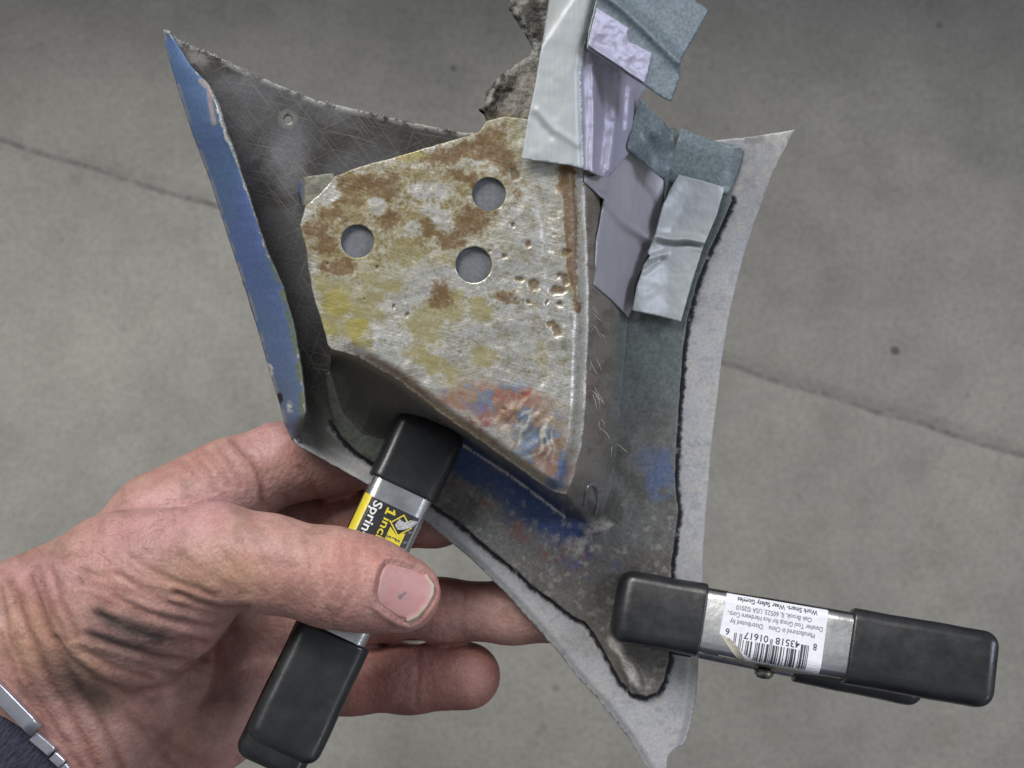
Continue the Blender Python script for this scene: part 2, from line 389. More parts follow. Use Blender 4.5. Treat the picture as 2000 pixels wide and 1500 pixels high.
# ------------------------------------------------------------------ the traced sheet-metal panel with its blue flange
BASE_R = [(1430, 392), (1408, 440), (1385, 490), (1362, 550), (1345, 610), (1334, 680), (1328, 760), (1322, 850), (1318, 930), (1320, 960), (1325, 1000), (1318, 1050), (1311, 1100), (1310, 1150), (1308, 1230), (1306, 1290), (1296, 1330), (1284, 1352)]
BASE_B = [(1284, 1352), (1262, 1360), (1235, 1356), (1212, 1330), (1185, 1280), (1160, 1235), (1142, 1214), (1120, 1205), (1080, 1172), (1040, 1145), (1010, 1115), (960, 1075), (915, 1035), (890, 1015), (860, 995), (800, 950), (735, 908), (700, 885), (668, 855), (650, 825), (640, 780), (634, 730)]
EXTRA_L = [(646, 755), (656, 790), (668, 818)]
P_TOP = [(322, 62), (360, 84), (420, 108), (480, 138), (550, 168), (620, 196), (700, 214), (800, 238), (900, 258), (1010, 262), (1120, 262), (1230, 262), (1322, 268), (1400, 274), (1470, 266), (1520, 258), (1552, 253)]
P_RIGHT = [(1552, 253), (1525, 305), (1500, 360), (1475, 430), (1452, 500), (1440, 545), (1425, 610), (1410, 700), (1398, 800), (1388, 880), (1382, 960), (1377, 1020), (1374, 1060), (1372, 1120), (1366, 1210), (1364, 1300), (1360, 1360), (1350, 1420), (1338, 1455)]
P_BOT = [(1338, 1455), (1318, 1462), (1303, 1480), (1298, 1545), (1290, 1545), (1262, 1498), (1230, 1445), (1180, 1380), (1130, 1325), (1080, 1262), (1030, 1205), (980, 1150), (920, 1092), (860, 1042), (800, 990), (716, 945), (640, 902), (585, 872), (575, 862)]
P_LEFT = [(575, 862), (562, 830), (540, 770), (515, 680), (480, 570), (445, 450), (410, 350), (375, 230), (345, 130)]
def panel_h(u, v):
    h = .9 * (fbm(u, v, 190, 3, 21) - .5)
    h += 6 * sstep(1380, 1560, u) * sstep(520, 250, v)                                        # right horn lifts
    h += 2.6 * sstep(30, 0, dseg(u, v, P_BOT[13:])) * sstep(820, 700, u)                   # turned lower edge
    h -= 1.0 * sstep(16, 0, dseg(u, v, P_BOT[4:])) * sstep(780, 900, u)
    h -= 1.5 * sstep(22, 0, dseg(u, v, P_RIGHT)) * sstep(1150, 1300, v)
    h += 2 * sstep(300, 60, v) * sstep(700, 330, u)
    return h
def panel_paint(u, v):
    N = len(u); f1 = fbm(u, v, 60, 4, 2); f2 = fbm(u, v, 14, 4, 12)
    c = np.tile(lin(180, 180, 182), (N, 1)); c = mixc(c, lin(168, 169, 176), sstep(.45, .7, f1) * .7); c = mixc(c, lin(186, 184, 178), sstep(.5, .72, fbm(u, v, 34, 4, 33)) * .7)
    c = mixc(c, lin(140, 140, 144), sstep(.60, .74, f2) * .4)
    m = sstep(1180, 1080, u) * sstep(835, 770, v - (u - 600) * .55 + (f1 - .5) * 60)
    met = np.tile(lin(98, 97, 98), (N, 1)); met = mixc(met, lin(74, 71, 68), sstep(.42, .62, fbm(u, v, 110, 4, 41)))
    met = mixc(met, lin(126, 124, 128), blobs(u, v, [(565, 310, 40, 70, 0), (470, 170, 70, 26, 20, .5), (650, 225, 60, 22, 20, .4)], 3, 14, 30) * .8)
    met = mixc(met, lin(150, 148, 142), (1 - sstep(8, 14, np.abs(np.hypot(u - 562, v - 233) - 8))) * .5)
    met = mixc(met, lin(165, 165, 160), sstep(13, 3, dseg(u, v, P_TOP)) * sstep(.40, .60, fbm(u, v, 13, 3, 17)))
    met = mixc(met, lin(150, 148, 140), blobs(u, v, [(385, 115, 24, 14, 30)], 5, 8, 12) * .7)
    c = c * (1 - m[:, None]) + met * m[:, None]
    c = mixc(c, lin(92, 96, 84), blobs(u, v, [(640, 850, 60, 26, 35), (620, 800, 24, 40)], 7, 12, 22) * .75)
    c = mixc(c, lin(176, 178, 172), sstep(9, 2, dseg(u, v, [(640, 838), (680, 868), (735, 905)])) * sstep(.4, .6, f2) * .6)
    teal = sstep(1300, 1330, u) * sstep(1462, 1440, u + (v - 280) * .25) * sstep(395, 340, v)
    c = mixc(c, lin(118, 114, 110), sstep(.5, .7, fbm(u, v, 30, 4, 61)) * sstep(1440, 1460, u) * sstep(420, 300, v) * .5)
    n1 = (fbm(u, v, 9, 3, 71) - .5) * 9
    ink = np.maximum(sstep(11, 7, dseg(u, v, BASE_R) + n1), sstep(10, 6, dseg(u, v, BASE_B[:-2]) + n1))
    ink = np.maximum(ink, sstep(5.5, 3, dseg(u, v, EXTRA_L) + n1 * .5))
    ink *= sstep(.16, .30, fbm(u, v, 12, 3, 91))
    c = mixc(c, (.016, .016, .026), ink)
    return np.concatenate([c, (m * .9 + .1)[:, None]], 1)
panel = thing('metal_panel', 'pale grey four-horned sheet metal panel with blue left flange and black marker outline', 'metal panel', U(1000, 750, 0))
outl = P_TOP + P_RIGHT[1:] + P_BOT[1:] + P_LEFT[1:]
sheet('panel_sheet', outl, panel_h, M['panel'], panel, .9, [(562, 233, 8)], 4.2, panel_paint, 1.3, M['rim_dark'], 4)
FL_O = [(318, 58), (328, 108), (347, 172), (376, 262), (410, 352), (433, 425), (459, 505), (486, 585), (508, 660), (526, 725), (545, 785), (556, 828), (569, 858), (580, 866)]
FL_I = [(328, 66), (350, 92), (372, 128), (404, 160), (422, 205), (438, 262), (464, 325), (494, 410), (520, 490), (552, 560), (572, 630), (584, 700), (592, 760), (595, 815), (588, 845), (582, 864)]
o_ = resample(FL_O, 260); i_ = resample(FL_I, 260)
tt = np.linspace(0, 1, 260); hi = 3 + 12 * sstep(0, .25, tt) * sstep(1.0, .93, tt) ; rows = []
for k in range(30):
    s = k / 29; q = o_ * (1 - s) + i_ * s
    e = (fbm(q[:, 1], q[:, 0] * 0 + 5, 16, 3, 3) - .5) * 2.2 * s
    hh = 1.2 + (hi - 1.2) * (1 - (1 - s) ** 1.5) + .5 * (fbm(q[:, 0], q[:, 1], 60, 3, 4) - .5)
    if s > .86: hh = hh + 1.0 * (s - .86) / .14 * sstep(.12, .2, tt) * sstep(.36, .30, tt)
    rows.append(np.stack([q[:, 0] + e, q[:, 1], hh], 1))
def blue_paint(u, v):
    ii = resample(FL_I, 60); oo = resample(FL_O, 60); c = np.tile(lin(96, 122, 162), (len(u), 1))
    c = mixc(c, lin(98, 118, 168), sstep(.4, .7, fbm(u, v, 70, 4, 6))); c = mixc(c, lin(104, 122, 150), sstep(480, 800, v) * .8)
    din = dseg(u, v, ii[:, :2]); dout = dseg(u, v, oo[:, :2])
    c = mixc(c, lin(150, 152, 160), sstep(8, 3, dout) * sstep(.3, .55, fbm(u, v, 22, 3, 9)))
    c = mixc(c, lin(112, 124, 106), sstep(14, 5, din) * sstep(470, 560, v) * sstep(.25, .5, fbm(u, v, 20, 3, 19)))
    c = mixc(c, lin(196, 192, 184), sstep(4, 1.5, din) * sstep(.60, .70, fbm(u, v, 12, 3, 29)))
    c = mixc(c, lin(190, 170, 160), sstep(7, 3, dseg(u, v, [(392, 158), (408, 172), (412, 205), (418, 240)])) * .7)
    c = mixc(c, lin(205, 205, 208), np.maximum(sstep(5, 2, np.abs(np.hypot((u - 526) * 1.3, (v - 722) * .7) - 7)), blobs(u, v, [(566, 795, 8, 11)], 2, 4, 8)) * sstep(.3, .5, fbm(u, v, 6, 2, 3)))
    c = mixc(c, (.02, .02, .025), sstep(1.15, .8, np.hypot((u - 546) / 7, (v - 778) / 12)))
    c = mixc(c, lin(105, 112, 125), sstep(800, 860, v) * .5)
    return np.concatenate([c, np.zeros((len(u), 1))], 1)
loft('flange', rows, M['blue'], panel, blue_paint, 1.0, M['rim_pale'], flip=True)
# burr along the sawn upper edge
bv = []; bf = []
for k in range(260):
    t = random.random(); i = t * (len(P_TOP) - 9); a = P_TOP[int(i)]; b = P_TOP[int(i) + 1]; f = i - int(i)
    u0, v0 = a[0] + (b[0] - a[0]) * f + random.uniform(-1, 1), a[1] + (b[1] - a[1]) * f + random.uniform(-2, 2)
    if fbm(np.array([u0]), np.array([0.]), 40, 3, 77)[0] < .42: continue
    h0 = float(panel_h(np.array([u0]), np.array([v0]))[0]) + random.uniform(0, .35); r = random.uniform(.4, 1.3)
    k0 = len(bv)
    for (du, dv, dh) in ((-r, 0, 0), (r, .3 * r, 0), (0, -r * random.uniform(.5, 1.4), .2), (0, r * .6, .35)): bv.append(U(u0 + du, v0 + dv, h0 + dh))
    bf += [[k0, k0 + 1, k0 + 2], [k0, k0 + 3, k0 + 1], [k0 + 1, k0 + 3, k0 + 2], [k0 + 2, k0 + 3, k0]]
M['burr'] = plain('bright_burr', (.75, .74, .70), .3, .6, 500, .2, 0)
b_ = mk('edge_burr', bv, bf, M['burr'], panel); b_['kind'] = 'stuff'

# ------------------------------------------------------------------ the rusted bracket
br = thing('rusty_bracket', 'rusty yellowed bracket with three round holes, raised on the grey panel and clamped to it', 'bracket', U(1000, 700, 1))
EDGE_R = [(1136, 250), (1140, 330), (1143, 400), (1147, 480), (1150, 560), (1150, 640), (1146, 720), (1143, 800), (1136, 870), (1120, 930), (1106, 965)]
EDGE_B = [(1106, 965), (1085, 962), (1060, 948), (1000, 905), (940, 862), (880, 822), (820, 776), (770, 738), (715, 706), (680, 690), (648, 682)]
PLATE = [(1136, 250), (1020, 232), (985, 228), (950, 236), (935, 258), (905, 268), (830, 290), (740, 316), (700, 326), (655, 345), (640, 362), (620, 384), (598, 400), (586, 438), (592, 462), (598, 480), (602, 520), (610, 570), (628, 625), (640, 672)] + EDGE_B[::-1] + EDGE_R[::-1][1:-1]
PITS = [(1030, 478, 9, 7), (984, 501, 5, 5), (1002, 439, 5, 5), (1042, 556, 14, 11), (1090, 566, 18, 9), (1103, 548, 8, 14), (1093, 537, 6, 5), (1092, 595, 7, 5), (1015, 545, 11, 5), (1086, 645, 9, 14), (1078, 632, 10, 6), (795, 614, 6, 5), (735, 523, 5, 4), (1005, 342, 10, 12), (1105, 494, 11, 8), (621, 378, 4, 4), (1032, 588, 4, 4), (900, 690, 3, 3), (769, 598, 4, 4), (712, 586, 3, 3), (640, 515, 3, 3), (955, 492, 4, 4), (1068, 590, 4, 4), (697, 697, 5, 4), (985, 800, 5, 4)]
def pits(u, v):
    wu = u + (fbm(u, v, 9, 2, 5) - .5) * 7; wv = v + (fbm(u, v, 9, 2, 6) - .5) * 7; m = np.zeros(len(u))
    for (a, b, r, s) in PITS: m = np.maximum(m, sstep(1.15, .7, np.hypot((wu - a) / r, (wv - b) / s)))
    return m
def plate_h(u, v):
    h = 36 + .9 * (fbm(u, v, 120, 3, 31) - .5) + .35 * (fbm(u, v, 18, 3, 32) - .5)
    dr = dseg(u, v, EDGE_R); db = dseg(u, v, EDGE_B)
    h -= 3.4 * (1 - sstep(0, 34, dr)) ** 1.4; h -= 3.0 * (1 - sstep(0, 26, db)) ** 1.5 * sstep(640, 760, u)
    h -= .5 * np.exp(-(dseg(u, v, [(1064, 400), (1072, 500), (1084, 640)]) / 17) ** 2) - .3 * np.exp(-(dseg(u, v, [(1090, 380), (1098, 500), (1104, 660)]) / 12) ** 2)
    h -= 2.2 * sstep(800, 960, v) * sstep(820, 1100, u)
    h -= .4 * pits(u, v)
    sw = blobs(u, v, [(1030, 830, 75, 48, 40)], 4, 10, 30); h += sw * 1.6 * (fbm(u + v * .5, v * .6, 16, 2, 88) - .5)
    return h
RUST = [(880, 298, 70, 18, -14), (700, 358, 55, 30, -15), (676, 396, 46, 14), (760, 424, 34, 24), (620, 446, 30, 22), (655, 425, 34, 18), (632, 477, 36, 22), (746, 368, 40, 34), (840, 450, 46, 26), (900, 442, 66, 26, -8), (935, 424, 44, 18), (886, 476, 40, 16), (955, 286, 40, 36), (900, 340, 46, 14, 10), (985, 300, 26, 44), (858, 570, 30, 36), (655, 525, 36, 26), (988, 585, 36, 20), (930, 365, 22, 12), (1015, 380, 14, 30), (965, 258, 30, 22, 0, .8), (700, 300, 20, 10), (1040, 620, 20, 12, 0, .6)]
OLIVE = [(800, 490, 56, 34), (672, 635, 60, 30), (640, 560, 40, 40), (730, 600, 46, 30), (830, 638, 56, 50), (880, 600, 40, 40), (940, 600, 30, 26), (860, 720, 90, 22, 28), (950, 700, 40, 24), (700, 400, 60, 50), (850, 430, 90, 40), (640, 500, 40, 30), (760, 560, 30, 20), (800, 680, 60, 20, 30), (1060, 700, 20, 34, 0, .7), (880, 520, 20, 14), (980, 250, 60, 30, 0, .7), (1010, 680, 24, 16, 0, .8)]
YELL = [(662, 592, 30, 26), (700, 640, 24, 22), (800, 304, 30, 12, -14), (690, 350, 24, 14), (705, 660, 30, 12, 30), (600, 398, 8, 6), (820, 300, 16, 8), (1000, 347, 12, 8), (640, 640, 14, 12, 0, .7)]
CLEAN = [(855, 425, 38, 22, 30), (805, 450, 20, 15), (738, 405, 22, 18), (837, 372, 46, 20), (634, 382, 30, 20), (850, 530, 38, 18), (820, 325, 22, 7, -15), (920, 320, 30, 8, -12), (595, 425, 12, 16), (760, 660, 50, 30), (900, 650, 40, 24), (780, 590, 40, 20), (1020, 460, 40, 80), (1060, 560, 60, 60), (1000, 660, 50, 40, 20, .8)]
STRIP = [(1104, 332), (1110, 380), (1113, 440), (1116, 500), (1120, 560), (1127, 605)]
def plate_paint(u, v):
    N = len(u); fn = fbm(u, v, 7, 3, 3); fm = fbm(u, v, 26, 4, 4)
    c = np.tile(lin(194, 192, 184), (N, 1)); c = mixc(c, lin(164, 160, 146), sstep(.48, .72, fm) * .7); c = mixc(c, lin(206, 206, 204), sstep(.5, .7, fbm(u - v * .2, v * 3, 30, 3, 14)) * .6)
    cl = blobs(u, v, CLEAN, 11, 12, 24); ol = blobs(u, v, OLIVE, 12, 22, 36) * (1 - cl * .9); ru = blobs(u, v, RUST, 13, 26, 26) * (1 - cl); ye = blobs(u, v, YELL, 14, 16, 26)
    ol = np.maximum(ol, .8 * blobs(u, v, [(790, 410, 270, 130, -12), (700, 560, 90, 130, 10), (960, 290, 80, 70)], 31, 30, 60) * (1 - cl * .8))
    ru = np.maximum(ru, .42 * blobs(u, v, [(790, 400, 240, 110, -12)], 32, 30, 50) * (1 - cl))
    ol = ol * sstep(.05, .5, fn * .6 + fm * .4 + ol * .18); ru_ = sstep(.30, .72, ru * .5 + fn * .40 + fm * .22)
    sw = 5 + 11 * sstep(620, 340, v); ds = dseg(u, v, STRIP) + (fm - .5) * 16
    c = mixc(c, lin(92, 78, 62), sstep(16, 8, ds) * sstep(395, 340, v))
    c = mixc(c, lin(150, 128, 64), sstep(6, 2, np.abs(ds - sw * 1.05)) * sstep(.45, .6, fn) * .6)
    # red oxide primer, blue paint and filler swirls in the lower corner
    lo = blobs(u, v, [(985, 790, 110, 46, 12), (1050, 870, 60, 60, 40), (1085, 920, 28, 40), (900, 785, 50, 20, 12)], 21, 16, 30)
    tri = fbm(u, v, 34, 4, 55)
    c = mixc(c, lin(146, 112, 100), lo * sstep(.35, .55, tri + .1)); c = mixc(c, lin(98, 118, 148), lo * sstep(.50, .40, tri) * .9)
    sv = np.abs(vnoise((u + v * .35) / 17 + 2 * fbm(u, v, 40, 2, 8), v / 46, 5) - .5)
    c = mixc(c, lin(186, 182, 168), blobs(u, v, [(1040, 845, 70, 48, 35)], 9, 8, 20) * sstep(.10, .03, sv))
    c = mixc(c, lin(150, 70, 58), blobs(u, v, [(950, 812, 14, 26, -15), (1010, 770, 50, 14), (925, 830, 30, 9, 35)], 15, 10, 16) * sstep(.4, .6, fn) * .8)
    c = mixc(c, lin(74, 104, 152), blobs(u, v, [(1098, 915, 10, 40, 10), (1080, 945, 22, 14), (930, 795, 26, 14, 10, .6)], 16, 8, 14) * .85)
    db = dseg(u, v, EDGE_B[:-3]); c = mixc(c, lin(172, 168, 150), sstep(22, 8, db + (fm - .5) * 18) * sstep(1085, 1040, u) * .8)
    p = pits(u, v); c = mixc(c, lin(112, 92, 68), p * .95)
    for (a, b, r) in HOLES:
        rr = np.hypot(u - a, v - b) / r; c = mixc(c, lin(196, 192, 178), sstep(1.35, 1.1, rr) * sstep(.3, .6, fm) * .6)
    c = mixc(c, lin(120, 118, 112), blobs(u, v, [(600, 500, 9, 60, -3)], 2, 5, 10) * sstep(.45, .55, fn) * .8)
    al = (1 - ol) * (1 - ru_) * (1 - lo) * (1 - p) * (1 - sstep(sw * 1.4, sw * .7, ds)) * (.4 + .6 * sstep(4, 26, dseg(u, v, EDGE_R)))
    global PMSK
    st_ = sstep(sw * 1.25, sw * .7, ds); k_ = (1 - p) * (1 - lo * .8); PMSK = np.stack([np.clip(np.maximum(ru * k_, st_), 0, 1), np.clip(np.maximum(ol * k_, .35 * fm), 0, 1), ye * k_, np.ones(N)], 1)
    return np.concatenate([c, np.clip(al, 0, 1)[:, None]], 1)
HOLES = [(955, 379, 33), (698, 471, 32.5), (925, 517, 35.5)]
po = sheet('plate', PLATE, plate_h, M['plate'], br, 1.0, HOLES, 3.2, plate_paint, 1.6, M['rim_plate'], 3.5)
pa = po.data.attributes.new('Msk', 'FLOAT_COLOR', 'POINT'); pa.data.foreach_set('color', PMSK.astype(np.float32).ravel())
M['liner'] = plain('primer_grey', (.115, .122, .135), .6, 0, 1400, .22, .2)
sheet('liner', [(640, 380), (760, 345), (920, 300), (1100, 300), (1105, 640), (1080, 800), (800, 700), (660, 600)], lambda u, v: plate_h(u, v) - 1.2, M['liner'], br, 1.0, (), 14)
# side wall: runs down the right edge, round the corner and back along the lower edge
top = resample(EDGE_R + EDGE_B[1:], 260)
FOOT = [(1322, 250), (1308, 330), (1290, 420), (1268, 490), (1240, 570), (1226, 640), (1220, 720), (1212, 800), (1206, 880), (1196, 950), (1180, 1000), (1150, 1024), (1110, 1012), (1060, 975), (1000, 930), (940, 892), (880, 852), (815, 842), (755, 862), (705, 850), (668, 806), (642, 728)]
ft = resample(FOOT, 260)
# match the corner of both rings
def split_res(P, k, n1, n2): return np.concatenate([resample(P[:k + 1], n1), resample(P[k:], n2)[1:]])
top = split_res(EDGE_R + EDGE_B[1:], 10, 130, 131); ft = split_res(FOOT, 11, 130, 131)
rows = []
th = plate_h(top[:, 0], top[:, 1]) - .6; TAP = np.r_[np.ones(246), 1 - sstep(0, 1, np.linspace(0, 1, 14))]
def base_h0(u, v): return panel_h(u, v) * sstep(1450, 1300, u * 1.0) + 1.7 + .6 * (fbm(u, v, 70, 3, 81) - .5) + .25 * (fbm(u, v, 14, 3, 82) - .5)
fh = base_h0(ft[:, 0], ft[:, 1]) - .12
for k in range(26):
    s = k / 25; q = top * (1 - s) + ft * s
    hh = fh + (th - fh) * (1 - s) ** 1.55 * (TAP + (1 - TAP) * (1 - s)) + .5 * (fbm(q[:, 0], q[:, 1], 40, 3, 44) - .5) * math.sin(math.pi * s)
    rows.append(np.stack([q[:, 0], q[:, 1], hh], 1))
def base_paint(u, v):
    N = len(u); f1 = fbm(u, v, 50, 4, 62); f2 = fbm(u, v, 11, 4, 63); f3 = fbm(u, v, 24, 4, 66)
    c = np.tile(lin(102, 103, 101), (N, 1)); c = mixc(c, lin(84, 84, 80), sstep(.45, .65, f1)); c = mixc(c, lin(92, 102, 100), sstep(1150, 1240, u) * sstep(900, 700, v) * .8)
    c = mixc(c, lin(104, 98, 93), sstep(1020, 1100, v + (f1 - .5) * 120) * .7); c = mixc(c, lin(90, 86, 80), sstep(1200, 1150, u) * sstep(1120, 1160, u) * sstep(880, 500, v) * .7)
    c = mixc(c, lin(66, 71, 62), sstep(860, 760, u) * .85)
    bl = blobs(u, v, [(1040, 985, 130, 48, 36), (920, 905, 80, 40, 36), (1120, 1035, 30, 24), (980, 940, 70, 20, 36)], 71, 16, 30)
    c = mixc(c, lin(40, 61, 104), bl * .95)
    c = mixc(c, lin(84, 100, 132), blobs(u, v, [(1290, 930, 30, 52), (1270, 900, 30, 30, 0, .6)], 72, 16, 26) * sstep(.35, .6, f3 + .12) * .85)
    rd = blobs(u, v, [(1030, 1045, 110, 16, 30), (930, 970, 60, 16, 40), (1090, 1075, 40, 30), (1150, 1100, 40, 24), (960, 1000, 50, 12, 40), (1120, 960, 14, 40)], 73, 18, 24)
    c = mixc(c, lin(112, 78, 72), rd * sstep(.42, .60, f3) * .75)
    c = mixc(c, lin(78, 90, 122), blobs(u, v, [(1150, 1110, 70, 30, 10), (1060, 1060, 30, 20)], 74, 18, 20) * sstep(.56, .66, f3) * .7)
    c = mixc(c, lin(150, 148, 138), sstep(.60, .72, f2) * sstep(900, 1050, v) * .55)
    c = mixc(c, lin(158, 156, 146), blobs(u, v, [(1170, 1028, 36, 9, -12), (1125, 1068, 26, 20), (1160, 1070, 18, 7)], 75, 8, 14) * sstep(.4, .6, f2 + .1) * .8)
    c = mixc(c, lin(178, 176, 170), blobs(u, v, [(1236, 1322, 9, 30, -28), (1200, 1262, 9, 20, -35), (1225, 1290, 10, 40, -30, .6)], 76, 6, 10) * .8)
    c = mixc(c, lin(190, 190, 186), sstep(3.2, 1.4, dseg(u, v, [(868, 846), (940, 892), (1000, 931), (1060, 976), (1104, 1010)]) + (f2 - .5) * 3) * .8)
    c = mixc(c, lin(120, 112, 100), sstep(16, 4, dseg(u, v, EDGE_R)) * sstep(.35, .6, f3) * .8); c = mixc(c, lin(128, 126, 112), sstep(14, 4, dseg(u, v, EDGE_B)) * .5 * sstep(1000, 900, u))
    c = mixc(c, lin(130, 74, 58), sstep(14, 5, dseg(u, v, [(1152, 640), (1156, 760), (1150, 860)])) * sstep(.55, .65, f3) * .6)
    c = mixc(c, lin(48, 44, 40), blobs(u, v, [(1156, 996, 34, 20)], 77, 8, 14) * .55)
    return np.concatenate([c, (.35 + .4 * sstep(900, 1100, v))[:, None]], 1)
def wall_paint(u, v):
    c = base_paint(u, v); fr = [p for p in FOOT[:11]]
    eu = np.interp(v, [p[1] for p in EDGE_R], [p[0] for p in EDGE_R]); fu = np.interp(v, [p[1] for p in fr], [p[0] for p in fr]); t = (u - eu) / (fu - eu)
    m = (1 - sstep(.45, 1.0, t)) * sstep(-.1, .0, t) * sstep(985, 900, v); q = mixc(c[:, :3], lin(128, 121, 110), m * (.55 + .4 * fbm(u, v, 22, 3, 5)))
    q = mixc(q, lin(84, 74, 62), m * sstep(.52, .66, fbm(u, v, 18, 4, 15)) * .6)
    return np.concatenate([q, c[:, 3:]], 1)
loft('side_wall', rows, M['base'], br, wall_paint, 1.4, flip=True)
BASE = list(map(tuple, (ft * .86 + top * .14)[:, :2][::3])) + [(634, 730)] + BASE_B[::-1][1:] + BASE_R[::-1][1:] + [(1428, 380), (1415, 372), (1432, 300), (1335, 262)]
def base_h(u, v):
    h = base_h0(u, v)
    h += 1.6 * blobs(u, v, [(1232, 1315, 16, 46, -30)], 3, 3, 20) + .8 * blobs(u, v, [(1165, 1035, 34, 10, -12)], 3, 3, 20)
    return h
M['rim_base'] = plain('bracket_cut_edge', (.055, .06, .06), .5, .3, 1200, .5)
sheet('base_flange', BASE, base_h, M['base'], br, .8, (), 4.5, base_paint, 1.2, M['rim_base'], 4.5)
# hooked corner bead where the walls meet
def tube(name, pts, rad, mat, parent, n=10, sub=6, col=None, ret=False):
    pts = [Vector(p) for p in pts]; P = []; Rr = []
    for i in range(len(pts) - 1):
        p0 = pts[max(i - 1, 0)]; p1 = pts[i]; p2 = pts[i + 1]; p3 = pts[min(i + 2, len(pts) - 1)]
        for k in range(sub):
            t = k / sub; P.append(.5 * ((2 * p1) + (p2 - p0) * t + (2 * p0 - 5 * p1 + 4 * p2 - p3) * t * t + (3 * p1 - p0 - 3 * p2 + p3) * t ** 3)); Rr.append(rad[i] * (1 - t) + rad[i + 1] * t)
    P.append(pts[-1]); Rr.append(rad[-1]); V = []; Fc = []; up = Vector((.3, .2, 1))
    for i, p in enumerate(P):
        d = (P[min(i + 1, len(P) - 1)] - P[max(i - 1, 0)]).normalized(); a = d.cross(up).normalized(); b = a.cross(d)
        V += [tuple(p + (a * math.cos(q) + b * math.sin(q)) * Rr[i]) for q in np.linspace(0, 2 * math.pi, n, endpoint=False)]
    m = len(P)
    for i in range(m - 1):
        for j in range(n): Fc.append([i * n + j, i * n + (j + 1) % n, (i + 1) * n + (j + 1) % n, (i + 1) * n + j])
    Fc += [list(range(n))[::-1], [(m - 1) * n + j for j in range(n)]]
    if ret: return V, Fc
    return mk(name, V, Fc, mat, parent)
M['bead'] = plain('worn_metal', (.20, .19, .19), .35, .5, 600, .4, .3)
V = []; Fc = []
for (u0, v0, n_) in ((1160, 640, 5), (1162, 765, 7), (1160, 700, 3), (1158, 600, 3), (1200, 862, 2), (1172, 830, 3)):
    for k in range(n_):
        a = random.uniform(.5, 1.7); L = random.uniform(10, 34); uu = u0 + random.uniform(-8, 8); vv = v0 + random.uniform(-16, 16); h0 = max(4, 30 - (uu - 1148) * .42)
        b_, f_ = tube('', [U(uu, vv, h0), U(uu + L * .5 * math.cos(a) + random.uniform(-4, 4), vv + L * .5 * math.sin(a), h0 + .8), U(uu + L * math.cos(a) * .9, vv + L * math.sin(a), h0 + random.uniform(-1, 2))], [.00006, .00006, .00003], None, None, 4, 4, ret=True)
        k0 = len(V); V += b_; Fc += [[i + k0 for i in f] for f in f_]
M['fibre'] = plain('glass_fibre', (.62, .61, .56), .5, 0, 500, .1, 0)
fb = mk('fibre_strands', V, Fc, M['fibre'], br); fb['kind'] = 'stuff'
# torn lug standing out behind the plate
LUG = [(985, -30), (994, 6), (1004, 34), (1022, 62), (1040, 92), (1036, 108), (1018, 118), (992, 134), (972, 152), (954, 176), (950, 200), (955, 262), (1010, 268), (1080, 262), (1090, -30)]
def lug_h(u, v):
    ed = dseg(u, v, LUG[:11]); h = 18 + 4 * (fbm(u, v, 60, 3, 3) - .5) + 8 * sstep(100, 240, v) + 1.6 * sstep(34, 8, ed) * fbm(u, v, 12, 3, 5) - 1.2 * sstep(10, 0, ed)
    return h - 2 * blobs(u, v, [(985, 195, 26, 24)], 4, 8, 14)
def lug_paint(u, v):
    c = np.tile(lin(142, 138, 130), (len(u), 1)); ed = dseg(u, v, LUG[:11]); f = fbm(u, v, 9, 3, 4)
    c = mixc(c, lin(78, 74, 66), sstep(.45, .6, fbm(u, v, 40, 3, 6))); c = mixc(c, lin(172, 172, 168), sstep(26, 4, ed) * sstep(.4, .6, f) * .8)
    c = mixc(c, lin(108, 98, 72), sstep(205, 240, v) * .8); c = mixc(c, lin(42, 40, 38), blobs(u, v, [(962, 214, 14, 16), (1008, 50, 12, 18), (975, 190, 18, 8)], 3, 8, 10) * .7)
    return np.concatenate([c, .5 * np.ones((len(u), 1))], 1)
sheet('torn_lug', LUG, lug_h, M['lug'], br, 2.5, (), 4, lug_paint, 1.3, None, 4)
# little folded tab under the plate's left corner
def tab_paint(u, v):
    c = np.tile(lin(120, 120, 108), (len(u), 1)); c = mixc(c, lin(84, 110, 160), sstep(593, 584, u)); return np.concatenate([c, .2 * np.ones((len(u), 1))], 1)
sheet('corner_tab', [(582, 378), (584, 358), (592, 346), (618, 342), (650, 338), (655, 350), (625, 384), (604, 402), (588, 402)], lambda u, v: 26 - 10 * sstep(596, 582, u) + .5 * (fbm(u, v, 20, 3, 3) - .5), M['base'], br, 1.5, (), 4, tab_paint, .8)

# ------------------------------------------------------------------ duct tape
bpy.context.view_layer.update()
def bvh_of(objs):
    V = []; P = []
    for o in objs:
        k = len(V); me = o.data; mw = o.matrix_world
        V += [mw @ v.co for v in me.vertices]; P += [[i + k for i in p.vertices] for p in me.polygons]
    return BVHTree.FromPolygons(V, P)
BV = bvh_of([o for o in br.children if o.name in ('plate', 'side_wall', 'base_flange')] + [o for o in panel.children if o.name == 'panel_sheet'])
eye = Vector((0, 0, CAM_Z))
def hit_h(u, v, bv=None, miss=0):
    P = U(u, v, 0); out = np.full(len(u), float(miss))
    for i, p in enumerate(P):
        r = (bv or BV).ray_cast(eye, (Vector(p) - eye).normalized())
        if r[0] is not None: out[i] = DIST - (CAM_Z - r[0].z) * 1000
    return out
cb = np.array([(1141, 985), (1144, 955), (1154, 944), (1164, 955), (1166, 985), (1162, 1006)], float); cbh = hit_h(cb[:, 0], cb[:, 1])
tube('corner_bead', list(U(cb[:, 0], cb[:, 1], cbh - .1)), [.0004, .0006, .0007, .0006, .0006, .0003], M['bead'], br, 10, 8)
